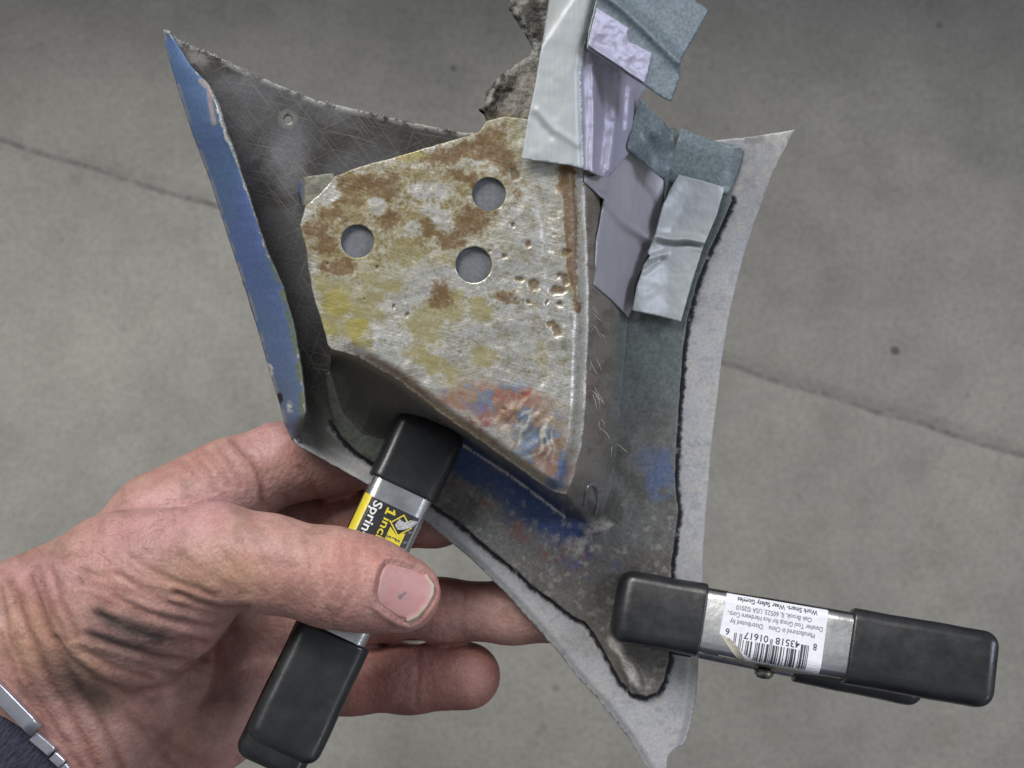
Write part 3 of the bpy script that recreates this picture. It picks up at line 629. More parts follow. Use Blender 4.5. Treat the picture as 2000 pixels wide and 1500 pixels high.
RIDGE = [(1172, -20), (1165, 0), (1152, 60), (1143, 92), (1136, 140), (1137, 200), (1142, 330), (1146, 380)]
def ridge_u(v): return np.interp(v, [p[1] for p in RIDGE], [p[0] for p in RIDGE])
def line_g(u, v, P, w_): return np.exp(-(dseg(u, v, P) / w_) ** 2)
def wrap_h(u, v):
    du = u - ridge_u(v); h = 38.4 - .24 * np.maximum(du, 0) - 1.1 * np.exp(-(du / 9) ** 2) + .5 * (fbm(u, v, 50, 3, 6) - .5)
    q_ = np.maximum(0, -((u - 1072) * .83 + (v - 80) * .55)) * (u < 1130); h -= .40 * q_ * q_ / (q_ + 90)          # corner curls down
    h += .35 * line_g(u, v, [(1050, 215), (1080, 250), (1128, 282)], 7) - .3 * line_g(u, v, [(1040, 228), (1075, 268)], 8)
    s = sstep(0, 20, du)
    h += s * (1.8 * line_g(u, v, [(1158, 130), (1160, 220), (1156, 335)], 7) - 1.6 * line_g(u, v, [(1176, 125), (1178, 240), (1170, 330)], 8) + 2.2 * line_g(u, v, [(1206, 150), (1204, 230), (1190, 330)], 9) + 1.2 * line_g(u, v, [(1232, 175), (1226, 250)], 8) - .9 * line_g(u, v, [(1220, 170), (1214, 250)], 6))
    h += s * .5 * (fbm(u, v, 14, 2, 9) - .5)
    return h
ta = thing('duct_tape', 'large silver duct tape strip folded over the top corner of the rusty plate', 'tape', U(1130, 200, 38), 'duct tape strips on the bracket')
sheet('tape_face', [(1078, -40), (1172, -40), (1165, 0), (1152, 60), (1143, 92), (1136, 140), (1137, 200), (1140, 260), (1142, 330), (1110, 322), (1018, 310), (1032, 230), (1046, 160), (1060, 78)], wrap_h, M['tape'], ta, .35, (), 4, None, .5)
sheet('tape_side', [(1146, 60), (1150, 80), (1280, 110), (1266, 165), (1248, 195), (1238, 240), (1228, 300), (1190, 345), (1178, 345), (1142, 331), (1133, 325), (1131, 260), (1128, 200), (1127, 140), (1136, 92)], lambda u, v: wrap_h(u, v) - .45 * sstep(12, 2, u - ridge_u(v)), M['tape3'], ta, .35, (), 3.6, None, .4)
def flap_h(u, v):
    h = 40 - .055 * (u - 1150) - .01 * (v - 90); fold = [(1180, -12), (1215, 14), (1270, 66), (1326, 122)]
    h += 1.2 * line_g(u, v, fold, 11); side = (u - 1180) * .66 - (v + 12) * .75
    return h - .03 * np.maximum(0, side) + .3 * (fbm(u, v, 30, 3, 7) - .5)
FLAP = [(1172, -30), (1300, -40), (1352, -4), (1385, 20), (1358, 70), (1330, 118), (1328, 150), (1312, 198), (1300, 194), (1262, 168), (1148, 94), (1152, 60), (1165, 4)]
tf = thing('duct_tape', 'teal backed duct tape flap sticking up from the top corner over empty floor', 'tape', U(1260, 90, 38), 'duct tape strips on the bracket')
sheet('adhesive_layer', FLAP, flap_h, M['adhesive'], tf, .5, (), 4, None, .6, M['adhesive_edge'])
def crink_h(u, v): return flap_h(u, v) + .55 + .8 * (fbm(u, v, 22, 3, 8) - .45) + .5 * line_g(u, v, [(1150, 92), (1262, 164)], 8)
sheet('silver_face', [(1166, 16), (1190, 30), (1228, 54), (1226, 66), (1230, 82), (1252, 92), (1274, 104), (1266, 140), (1259, 162), (1200, 122), (1150, 88), (1155, 60)], crink_h, M['tape3'], tf, .3, (), 3, None, .8)
def wallgrid(u, v, off=.5, sm=8.0, extra=None):
    # follow the bracket below, smoothed as tape bridges small hollows
    gu = np.arange(u.min() - 14, u.max() + 15, 7.); gv = np.arange(v.min() - 14, v.max() + 15, 7.)
    A, B = np.meshgrid(gu, gv); H = hit_h(A.ravel(), B.ravel()).reshape(A.shape)
    for _ in range(3):
        Q = np.pad(H, 1, mode='edge'); H = (Q[:-2, 1:-1] + Q[2:, 1:-1] + Q[1:-1, :-2] + Q[1:-1, 2:] + 2 * H) / 6
    fu = (u - gu[0]) / 7; fv = (v - gv[0]) / 7; iu = np.clip(fu.astype(int), 0, len(gu) - 2); iv = np.clip(fv.astype(int), 0, len(gv) - 2); a = fu - iu; b = fv - iv
    h = (H[iv, iu] * (1 - a) + H[iv, iu + 1] * a) * (1 - b) + (H[iv + 1, iu] * (1 - a) + H[iv + 1, iu + 1] * a) * b
    return h + off + (extra(u, v) if extra else 0)
tb = sheet('duct_tape', [(1142, 338), (1150, 344), (1182, 340), (1230, 292), (1262, 318), (1298, 352), (1296, 380), (1290, 420), (1282, 470), (1260, 510), (1242, 555), (1236, 600), (1228, 620), (1196, 586), (1160, 556), (1166, 470), (1178, 400), (1181, 390), (1142, 355)],
     lambda u, v: wallgrid(u, v, 1.5, extra=lambda a, b: 2.2 * line_g(a, b, [(1180, 385), (1215, 430), (1275, 470)], 13) - .5 * line_g(a, b, [(1176, 405), (1212, 452), (1262, 480)], 12)), M['tape2'], None, .35, (), 4, None, .5)
tag(tb, 'mauve grey duct tape strip with a diagonal crease stuck down the bracket side wall', 'tape', 'duct tape strips on the bracket')
td = sheet('duct_tape', [(1332, 250), (1360, 262), (1400, 276), (1452, 288), (1442, 330), (1424, 378), (1380, 376), (1330, 372), (1306, 352), (1318, 290)],
     lambda u, v: wallgrid(u, v, 1.0), M['adhesive'], None, .4, (), 5, None, .6, M['adhesive_edge'])
tag(td, 'dark teal tape strip lying under the small silver piece on the right flange', 'tape', 'duct tape strips on the bracket')
te = sheet('duct_tape', [(1250, 190), (1270, 212), (1298, 240), (1316, 262), (1318, 300), (1306, 350), (1298, 390), (1296, 352), (1258, 320), (1224, 288), (1236, 240)],
     idw([(1250, 190, 15), (1316, 262, 11), (1318, 300, 9), (1298, 390, 6), (1224, 288, 19), (1258, 320, 13), (1285, 260, 16)]), M['adhesive'], None, .4, (), 4, None, .5, M['adhesive_edge'])
tag(te, 'blue teal tape end peeling away behind the mauve strip under the flap', 'tape', 'duct tape strips on the bracket')
def tc_h(u, v):
    h = wallgrid(u, v, 2.4); h += 3.0 * sstep(70, 0, u - 1240 - np.maximum(0, 480 - v) * .42) * sstep(330, 420, v)
    h += 1.6 * line_g(u, v, [(1276, 462), (1310, 470), (1340, 468), (1378, 478)], 9) - 2.4 * line_g(u, v, [(1284, 470), (1312, 476), (1345, 475), (1376, 481)], 4.5)
    h += 1.0 * line_g(u, v, [(1268, 505), (1300, 496)], 6) - .8 * line_g(u, v, [(1256, 530), (1290, 506)], 6) + .5 * (fbm(u, v, 24, 3, 9) - .5)
    return h
tcs = sheet('duct_tape', [(1326, 341), (1370, 352), (1416, 366), (1400, 420), (1374, 480), (1352, 550), (1330, 628), (1282, 616), (1235, 606), (1244, 560), (1258, 520), (1270, 498), (1266, 494), (1280, 460), (1288, 430), (1296, 398), (1312, 364)], tc_h, M['tape'], None, .35, (), 3.2, None, .5)
tag(tcs, 'small bright silver duct tape piece creased across its middle on the right flange', 'tape', 'duct tape strips on the bracket')

# ------------------------------------------------------------------ spring clamps
def rrect(w_, h_, r, n=7):
    pts = []
    for cx, cy, a0 in ((w_ / 2 - r, h_ / 2 - r, 0), (-w_ / 2 + r, h_ / 2 - r, 90), (-w_ / 2 + r, -h_ / 2 + r, 180), (w_ / 2 - r, -h_ / 2 + r, 270)):
        for k in range(n): a = math.radians(a0 + 90 * k / (n - 1)); pts.append((cx + r * math.cos(a), cy + r * math.sin(a)))
    return pts
def sweep(xs, wf, hf, zf, rf):
    V = []; Fc = []; n = 28
    for x in xs:
        w_, h_ = wf(x), hf(x); r = min(rf(x), w_ / 2 * .98, h_ / 2 * .98)
        V += [(x, y, z + zf(x)) for y, z in rrect(w_, h_, r)]
    m = len(xs)
    for i in range(m - 1):
        for j in range(n): Fc.append([i * n + j, i * n + (j + 1) % n, (i + 1) * n + (j + 1) % n, (i + 1) * n + j][::-1])
    Fc += [list(range(n)), [(m - 1) * n + j for j in range(n)][::-1]]
    return np.array(V), Fc
def text_geo(s, size, bold=0):
    cu = bpy.data.curves.new('t', 'FONT'); cu.body = s; cu.size = size; cu.resolution_u = 3; cu.offset = bold
    o = bpy.data.objects.new('t', cu); COL.objects.link(o); dg = bpy.context.evaluated_depsgraph_get(); me = bpy.data.meshes.new_from_object(o.evaluated_get(dg))
    V = np.array([tuple(v.co) for v in me.vertices])[:, :2]; Fc = [list(p.vertices) for p in me.polygons]
    bpy.data.objects.remove(o); bpy.data.curves.remove(cu); bpy.data.meshes.remove(me); return V, Fc
class Clamp:
    def __init__(s, A, B, roll, f1, f2, label, w0=15.0, wp=1.6, wg=1.8, dz=1.0, lx=0.0):
        a, b = Vector(U(*A)), Vector(U(*B)); s.L = (b - a).length * 1000
        x = (b - a).normalized(); z = Vector((0, 0, 1)); z = (z - x * z.dot(x)).normalized(); y = z.cross(x)
        z = Matrix.Rotation(math.radians(roll), 3, x) @ z; y = z.cross(x)
        s.M = Matrix(((x.x, y.x, z.x, a.x), (x.y, y.y, z.y, a.y), (x.z, y.z, z.z, a.z), (0, 0, 0, 1)))
        s.root = thing('spring_clamp', label, 'spring clamp', a, 'spring clamps holding the bracket to the panel'); s.w0 = w0; L = s.L; s.f1, s.f2 = f1, f2
        s.zt = lambda t: dz * np.interp(t / L, [0, .2, .42, .7, 1], [4.4, 6.4, 9.2, 12.5, 16.0])
        s.H = 6.4; s.r = 2.6; s.sh = 0.0
        for sg in (1, -1):
            zf = lambda t: sg * s.zt(t)
            ex = lx if sg < 0 else 0.0
            xs = np.linspace(L * .05, L * .96 + ex, 60)
            s.add('metal_arm', *sweep(xs, lambda t: w0 - .4 * abs(t / L - .45), lambda t: s.H, zf, lambda t: s.r), M['steel'])
            def capf(x0, x1, wd, hd, re0, re1, open1, nm):
                xs = np.concatenate([x0 + re0 * (1 - np.cos(np.linspace(0, math.pi / 2, 9)))[0:], np.linspace(x0 + re0, x1 - re1, 24)[1:-1], (x1 - re1 * (1 - np.sin(np.linspace(0, math.pi / 2, 9))))])
                def k(t):
                    e = 0
                    if t < x0 + re0: e = re0 - math.sqrt(max(0, re0 ** 2 - (x0 + re0 - t) ** 2))
                    if t > x1 - re1: e = re1 - math.sqrt(max(0, re1 ** 2 - (t - x1 + re1) ** 2))
                    return e
                nz = lambda t: .10 * math.sin(t * .35 + x0) + .03 * math.sin(t * .8 + 1)
                wdf = (lambda t: w0 + wd - 2 * k(t) + nz(t)); hdf = (lambda t: s.H + hd - 1.5 * k(t) + nz(t + 3) * .6)
                s.add(nm, *sweep(xs, wdf, hdf, zf, lambda t: max(.25, 3.0 - .7 * k(t))), M['vinyl'])
            capf(0, L * f1, wp, 1.4, 3.4, .7, 0, 'jaw_pad')
            capf(L * f2 + min(ex, 0), L + ex, wg, 2.0, .7, 3.2, 1, 'grip')
        s.sh = 0.0
        # pivot rivet with domed heads, spring coil and the ears of the arms
        px = L * .44; pr = []
        for k, (yy, rr) in enumerate(((-1, .2), (-.98, 1.4), (-.9, 2.1), (-.78, 2.4), (-.77, 1.5), (.77, 1.5), (.78, 2.4), (.9, 2.1), (.98, 1.4), (1, .2))): pr.append((yy * (w0 / 2 + 1.5) - .9, rr))
        V = []; Fc = []; n = 18
        for yy, rr in pr: V += [(px + rr * math.cos(a), yy, rr * math.sin(a)) for a in np.linspace(0, 2 * math.pi, n, endpoint=False)]
        for i in range(len(pr) - 1):
            for j in range(n): Fc.append([i * n + j, i * n + (j + 1) % n, (i + 1) * n + (j + 1) % n, (i + 1) * n + j])
        Fc += [list(range(n))[::-1], [(len(pr) - 1) * n + j for j in range(n)]]
        s.add('rivet', np.array(V), Fc, M['dark_steel'])
        hel = [Vector((px + 3.2 * math.cos(t), -5 + 10 * t / (10 * math.pi), 3.2 * math.sin(t))) for t in np.linspace(0, 10 * math.pi, 60)]
        b_, f_ = tube('', hel + [Vector((px + 20, 5.2, 8))], [.75] * 61, None, None, 7, 2, ret=True); s.add('spring', np.array(b_), f_, M['dark_steel'])
        for sg in (1, -1):
            for yy in (1, -1):
                zc = s.zt(px) * sg; out = [(px - 12, zc), (px + 13, s.zt(px + 13) * sg)] ; out += [(px + 3.5, -sg * 2.2), (px - 3.5, -sg * 2.2)]
                y0 = yy * (w0 / 2 - .05 - (.9 if sg < 0 else 0)); y1 = yy * (w0 / 2 - .85 - (.9 if sg < 0 else 0)); V = [(a, y0, b) for a, b in out] + [(a, y1, b) for a, b in out]
                s.add('pivot_ear', np.array(V), [[0, 1, 2, 3], [7, 6, 5, 4], [0, 4, 5, 1], [1, 5, 6, 2], [2, 6, 7, 3], [3, 7, 4, 0]], M['dark_steel'], False)
    def W(s, V): V = np.asarray(V, float) + [s.sh, 0, 0]; return (np.asarray(V) / 1000) @ np.array(s.M.to_3x3()).T + np.array(s.M.translation)
    def add(s, name, V, Fc, mat, smooth=True, parent=None):
        o = mk(name, s.W(V), Fc, mat, parent or s.root, smooth=smooth)
        return o
    def surf(s, x, q, off):
        "point on the top arm, x along, q across its rounded back"
        x = np.asarray(x, float); q = np.asarray(q, float); f = s.w0 / 2 - s.r - .1; a = np.clip((np.abs(q) - f) / s.r, 0, math.pi / 2); ex = np.maximum(0, np.abs(q) - f - s.r * math.pi / 2)
        y = np.sign(q) * np.where(np.abs(q) < f, np.abs(q), f + (s.r + off) * np.sin(a)); zt = np.interp(x, np.linspace(0, s.L, 101), [float(s.zt(t)) for t in np.linspace(0, s.L, 101)])
        z = zt + s.H / 2 - s.r + (s.r + off) * np.cos(a) - ex
        return np.stack([x, y, z], -1)
    def print_(s, name, V2, Fc, mat, off, parent):
        V2 = np.asarray(V2); V = s.W(s.surf(V2[:, 0], V2[:, 1], off)); Fc = [list(f) for f in Fc]
        # wind the print to face outward
        Fo = []
        for f in Fc:
            a, b, c = V2[f[0]], V2[f[1]], V2[f[2]]
            Fo.append(f if (b[0] - a[0]) * (c[1] - a[1]) - (b[1] - a[1]) * (c[0] - a[0]) > 0 else f[::-1])
        return mk(name, V, Fo, mat, parent, smooth=False)
def grid2(x0, x1, y0, y1, sp=.8):
    return tri2d(dens([(x0, y0), (x1, y0), (x1, y1), (x0, y1)], sp), (), sp)
# --- right clamp with the barcode label
rc = Clamp((1197, 1184, 1.2), (1897, 1318, 6), -14, .243, .625, 'spring clamp sticking out to the right with white barcode label and black grips', 15.0, lx=-7)
L = rc.L; xa, xb = L * .292, L * .560; ya, yb = 6.9, -8.6; xc, yc = (xa + xb) / 2, (ya + yb) / 2
lab, lf = tri2d(dens([(xa, ya), (xb, ya), (xb, yb), (xa + 7, yb), (xa + 4.4, yb + 1.0), (xa + 2.6, yb + 2.9), (xa - .3, yb + 6.0)], .8), (), .8)
lb = rc.print_('barcode_label', lab, lf, M['paper'], .10, rc.root)
cv, cf = tri2d(dens([(xa - .3, yb + 6.0), (xa + 2.6, yb + 2.9), (xa + 4.4, yb + 1.0), (xa + 7, yb), (xa + 4.0, yb + 3.6), (xa + 2.0, yb + 5.2)], .5), (), .5)
hz = .12 + 1.4 * np.sin(np.clip(((cv[:, 0] - xa) * .6 + (cv[:, 1] - yb - 6) * .7) / 2.2, 0, 1) * 2.2)
P3 = rc.surf(cv[:, 0], cv[:, 1], .12); P3[:, 2] += hz * .8; mk('peeled_corner', rc.W(P3), cf, M['paper_back'], lb, smooth=True)
def rtext(t, x0, x1, ty, size, bold=0, mat='ink_grey', nm='printed_line'):
    V2, Fc = text_geo(t, size, bold); V2 = V2 - [V2[:, 0].min(), 0]; k = (x1 - x0) / V2[:, 0].max(); V2 = np.stack([x0 + V2[:, 0] * k, ty + V2[:, 1]], 1)
    rc.print_(nm, np.stack([xc - V2[:, 0], yc - V2[:, 1]], 1), Fc, M[mat], .16, lb)
W2 = (xb - xa) / 2
rtext('Work Smart- Wear Safety Goggles', -W2 * .80, W2 * .78, -7.0, 1.55, .03, 'ink')
rtext('Oak Brook, IL 60523, USA \u00a92010', -W2 * .70, W2 * .78, -5.2, 1.55)
rtext('Danaher Tool Group for Ace Hardware Corp.,', -W2 * .93, W2 * .93, -3.55, 1.6)
rtext('Manufactured in China', -W2 * .80, W2 * .10, -1.85, 1.6)
rtext('Distributed by', W2 * .22, W2 * .86, -1.85, 1.6)
rtext('8', -W2 * .87, -W2 * .80, .35, 2.1, .02, 'ink'); rtext('43518', -W2 * .54, -W2 * .07, .45, 2.2, .02, 'ink'); rtext('01617', W2 * .075, W2 * .55, .45, 2.2, .02, 'ink'); rtext('6', W2 * .84, W2 * .92, .35, 2.1, .02, 'ink')
LC = ['0001101', '0011001', '0010011', '0111101', '0100011', '0110001', '0101111', '0111011', '0110111', '0001011']
bits = '101' + ''.join(LC[int(d)] for d in '843518') + '01010' + ''.join(''.join('10'[int(b)] for b in LC[int(d)]) for d in '016176') + '101'
V2 = []; Fc = []; x0 = -W2 * .72; mw = W2 * 1.46 / 95; i = 0
while i < 95:
    if bits[i] == '1':
        j = i
        while j < 95 and bits[j] == '1': j += 1
        g = i < 10 or i >= 85 or 45 <= i < 50; a0, a1 = x0 + i * mw, x0 + j * mw; b0, b1 = (1.0 if g else 2.3), 6.6
        if a1 > W2 * .30: b1 = 6.6 - max(0, (a1 - W2 * .30)) * .62
        ys = np.linspace(b0, b1, 8)
        if b1 > b0 + .5:
            for k in range(7):
                k0 = len(V2); V2 += [(a0, ys[k]), (a1, ys[k]), (a1, ys[k + 1]), (a0, ys[k + 1])]; Fc.append([k0, k0 + 1, k0 + 2, k0 + 3])
        i = j
    else: i += 1
V2 = np.array(V2); rc.print_('barcode', np.stack([xc - V2[:, 0], yc - V2[:, 1]], 1), Fc, M['ink'], .16, lb)
# --- left clamp with the black and yellow label
lc = Clamp((847, 824, 6.5), (548, 1450, 17), -5, .215, .655, 'spring clamp gripped under the thumb with black and yellow label', 14.6, 1.8, 2.2, .72, 8)
L = lc.L; xs0 = L * .272; xs1 = L * .62
v_, f_ = grid2(xs0, xs1, -5.6, 6.0); bl = lc.print_('size_label', v_, f_, M['black_print'], .10, lc.root)
v_, f_ = grid2(xs0 - .2, xs1, -9.0, -5.6, .5); lc.print_('yellow_edge', v_, f_, M['yellow'], .11, bl)
def ltext(t, x, q, size, width, mat, bold=.03):
    V2, Fc = text_geo(t, size, bold); V2 = V2 - [V2[:, 0].min(), 0]; V2[:, 0] *= width / V2[:, 0].max(); lc.print_('printed_line', V2 + [x, q], Fc, M[mat], .17, bl)
for P_ in ([(.55, 0), (1.05, 0), (1.05, 2.3), (.70, 2.3), (.55, 2.1)], [(.05, 1.45), (.55, 1.62), (.55, 2.12), (.05, 1.85)], [(.1, 0), (.55, 0), (.55, .38), (.1, .38)], [(1.05, 0), (1.5, 0), (1.5, .38), (1.05, .38)]):
    lc.print_('printed_line', [(xs0 + .6 + a * 1.1, -1.5 + b) for a, b in P_], [list(range(len(P_)))], M['yellow'], .17, bl)
ltext('inch', xs0 + 3.0, -1.2, 2.6, 5.6, 'yellow', .04)
ltext('Spring Clamp', xs0 + .4, -4.7, 2.9, 19, 'white', .05)
def diam(cx, cy, r0, r1, mat, off, nm):
    pts = []; 
    for r in (r0, r1): pts += [(cx + r, cy + .15 * r), (cx - .15 * r, cy + r), (cx - r, cy - .15 * r), (cx + .15 * r, cy - r)]
    lc.print_(nm, pts, [[i, (i + 1) % 4, 4 + (i + 1) % 4, 4 + i] for i in range(4)] if r1 > .01 else [[0, 1, 2, 3]], M[mat], off, bl)
diam(xs0 + 3.1, 2.9, 2.5, 2.1, 'yellow', .17, 'logo_diamond')
lc.print_('logo_block', [(xs0 + 4.3, .9), (xs0 + 7.6, .9), (xs0 + 7.6, 4.6), (xs0 + 4.3, 4.6), (xs0 + 5.4, 2.8)], [[0, 1, 2, 4], [4, 2, 3]], M['yellow'], .165, bl)
def ltext2(t, x, q, size, mat):
    V2, Fc = text_geo(t, size, .04); lc.print_('printed_line', V2 + [x, q], Fc, M[mat], .2, bl)
ltext2('S', xs0 + 6.1, 1.0, 1.5, 'ink'); ltext2('I', xs0 + 6.1, 2.3, 1.5, 'ink'); ltext2('S', xs0 + 6.1, 3.1, 1.5, 'ink')
tw = dens([(xs0 + 2.0, 2.0), (xs0 + 3.6, 1.6), (xs0 + 4.3, 2.6), (xs0 + 3.6, 4.0), (xs0 + 2.4, 5.2), (xs0 + .6, 6.2), (xs0 + 1.2, 4.4), (xs0 + 2.2, 3.4)], .4, True, .5)
v_, f_ = tri2d(tw, (), .4); lc.print_('torn_patch', v_, f_, plain('torn_paper', (.34, .34, .35), .6, 0, 2500, .5, .3), .19, bl)

# ------------------------------------------------------------------ the hand
def mm(u, v, h): d = DIST - h; return np.array([(u - 1000) / FPX * d, (750 - v) / FPX * d, h])
STEP = .8
lo = np.array([-168., -112., -56.]); hi_ = np.array([22., 2., 46.])
nx, ny, nz = ((hi_ - lo) / STEP).astype(int)
X = (lo[0] + np.arange(nx) * STEP).astype(np.float32)[:, None, None]; Y = (lo[1] + np.arange(ny) * STEP).astype(np.float32)[None, :, None]; Z = (lo[2] + np.arange(nz) * STEP).astype(np.float32)[None, None, :]
def rc_sdf(a, b, ra, rb, X=X, Y=Y, Z=Z):
    ba = (b - a).astype(np.float32); L2 = float((ba ** 2).sum()); px, py, pz = X - np.float32(a[0]), Y - np.float32(a[1]), Z - np.float32(a[2])
    t = np.clip((px * ba[0] + py * ba[1] + pz * ba[2]) / L2, 0, 1)
    return np.sqrt((px - t * ba[0]) ** 2 + (py - t * ba[1]) ** 2 + (pz - t * ba[2]) ** 2) - (ra + (rb - ra) * t)
def smin(a, b, k):
    h = np.maximum(k - np.abs(a - b), 0) / k; return np.minimum(a, b) - h * h * k * .25
def chain(J, k=2.0, X=X, Y=Y, Z=Z):
    d = None
    for p, q in zip(J[:-1], J[1:]):
        c = rc_sdf(mm(*p[:3]), mm(*q[:3]), p[3], q[3], X, Y, Z); d = c if d is None else smin(d, c, k)
    return d
FOREARM = [[(-230, 1545, -4, 20), (60, 1292, -4, 18.5)], [(-150, 1640, -4, 20), (150, 1440, -8, 18.5)]]
def forearm(X=X, Y=Y, Z=Z): return smin(chain(FOREARM[0], 2, X, Y, Z), chain(FOREARM[1], 2, X, Y, Z), 14)
palm = forearm()
for J in ([(70, 1230, -4, 15.5), (310, 1050, -8, 11.5), (430, 965, -9, 9.6)], [(70, 1280, -8, 18), (330, 1150, -22, 12)], [(100, 1330, -10, 18), (380, 1270, -26, 12)], [(140, 1390, -10, 17), (420, 1370, -26, 12)], [(170, 1400, -8, 16), (400, 1420, -22, 11)]):
    palm = smin(palm, chain(J), 9)
palm = smin(palm, chain([(80, 1250, 2, 17), (230, 1200, 10, 17), (330, 1170, 14, 14)]), 8)      # thenar
palm = smin(palm, chain([(200, 1360, -2, 15), (330, 1300, -6, 12)]), 8)
FING = {
 'thumb': ([(235, 1130, 14, 14.5), (420, 1088, 24, 11.4), (520, 1100, 28, 10.1), (650, 1128, 31, 10.2), (720, 1142, 31, 9.6), (785, 1160, 29.5, 8.2)], 7),
 'index': ([(320, 1020, -9, 12), (470, 938, -9, 9.8), (548, 905, -12, 9.6), (640, 900, -15, 8.6), (760, 880, -13, 8.2), (840, 860, -12, 7.6)], 5),
 'middle': ([(340, 1120, -22, 12.5), (560, 1025, -26, 9.6), (690, 1016, -24, 8.6), (850, 1000, -16, 8.2), (960, 970, -12, 7.6)], 5),
 'ring': ([(370, 1235, -24, 12.5), (560, 1195, -26, 10), (700, 1190, -22, 8.4), (860, 1192, -16, 7.5), (1000, 1196, -13, 7.3), (1095, 1200, -12, 7)], 5),
 'little': ([(420, 1370, -24, 12), (560, 1335, -26, 9.5), (690, 1328, -23, 8.2), (800, 1324, -20, 8.4), (912, 1320, -17, 8.3)], 5)}
tot = None
for k, (J, kk) in FING.items():
    d = smin(palm, chain(J, 3.2), kk * 1.6); tot = d if tot is None else smin(tot, d, 1.2)
def surfnets(S, lo, st):
    n = np.array(S.shape) - 1; cnt = np.zeros(n, np.int16); acc = np.zeros(tuple(n) + (3,), np.float32); neg = S < 0
    for ax in range(3):
        for o1 in (0, 1):
            for o2 in (0, 1):
                a = [0, 0, 0]; r = [i for i in range(3) if i != ax]; a[r[0]] = o1; a[r[1]] = o2; b = list(a); b[ax] = 1
                sa = tuple(slice(a[i], a[i] + n[i]) for i in range(3)); sb = tuple(slice(b[i], b[i] + n[i]) for i in range(3))
                I = np.nonzero(neg[sa] != neg[sb]); va = S[sa][I]; vb = S[sb][I]; t = va / (va - vb); cnt[I] += 1
                for c in range(3): acc[..., c][I] += a[c] + (t if c == ax else 0)
    act = np.nonzero(cnt); idm = -np.ones(n, np.int64); idm[act] = np.arange(len(act[0]))
    V = (np.stack(act, 1) + acc[act] / cnt[act][:, None]) * st + lo; Q = []
    for ax in range(3):
        b, c = [(1, 2), (2, 0), (0, 1)][ax]; sl0 = [slice(1, -1)] * 3; sl0[ax] = slice(0, -1); sl1 = list(sl0); sl1[ax] = slice(1, None)
        A = neg[tuple(sl0)]; B = neg[tuple(sl1)]; I = np.nonzero(A != B); p = np.stack(I, 1) + [0 if i == ax else 1 for i in range(3)]
        eb = np.zeros(3, int); eb[b] = 1; ec = np.zeros(3, int); ec[c] = 1; g = lambda q: idm[q[:, 0], q[:, 1], q[:, 2]]
        ok = (p < n).all(1); q = np.stack([g(np.minimum(p, n - 1) - eb - ec), g(np.minimum(p, n - 1) - ec), g(np.minimum(p, n - 1)), g(np.minimum(p, n - 1) - eb)], 1)
        fl = A[I]; q[~fl] = q[~fl][:, ::-1]; Q.append(q[ok])
    return V, np.concatenate(Q)
V, Q = surfnets(tot, lo, STEP)
used = np.unique(Q); rm = -np.ones(len(V), int); rm[used] = np.arange(len(used)); V = V[used]; Q = rm[Q]
def lap(V, Q, it, f=.5):
    E = np.concatenate([Q[:, [0, 1]], Q[:, [1, 2]], Q[:, [2, 3]], Q[:, [3, 0]]]); E = np.concatenate([E, E[:, ::-1]])
    c = np.bincount(E[:, 0], minlength=len(V))[:, None]
    for _ in range(it):
        A = np.stack([np.bincount(E[:, 0], V[E[:, 1], k], len(V)) for k in range(3)], 1) / c; V = V * (1 - f) + A * f
    return V
V = lap(V, Q, 5)
Wd = lambda V: np.stack([V[:, 0] / 1000, V[:, 1] / 1000, CAM_Z - DIST / 1000 + V[:, 2] / 1000], 1)
tmp = mk('tmp', Wd(V), Q, M['skin']); sb = tmp.modifiers.new('s', 'SUBSURF'); sb.levels = 1
me2 = bpy.data.meshes.new_from_object(tmp.evaluated_get(bpy.context.evaluated_depsgraph_get())); bpy.data.objects.remove(tmp)
nv = len(me2.vertices); co = np.zeros(nv * 3); me2.vertices.foreach_get('co', co); co = co.reshape(-1, 3); nr = np.zeros(nv * 3); me2.vertex_normals.foreach_get('vector', nr); nr = nr.reshape(-1, 3)
Q2 = np.zeros(len(me2.loops), np.int32); me2.loops.foreach_get('vertex_index', Q2); Q2 = Q2.reshape(-1, 4); bpy.data.meshes.remove(me2)
hu, hv, hh = to_px(co); up = sstep(.05, .35, nr[:, 2])
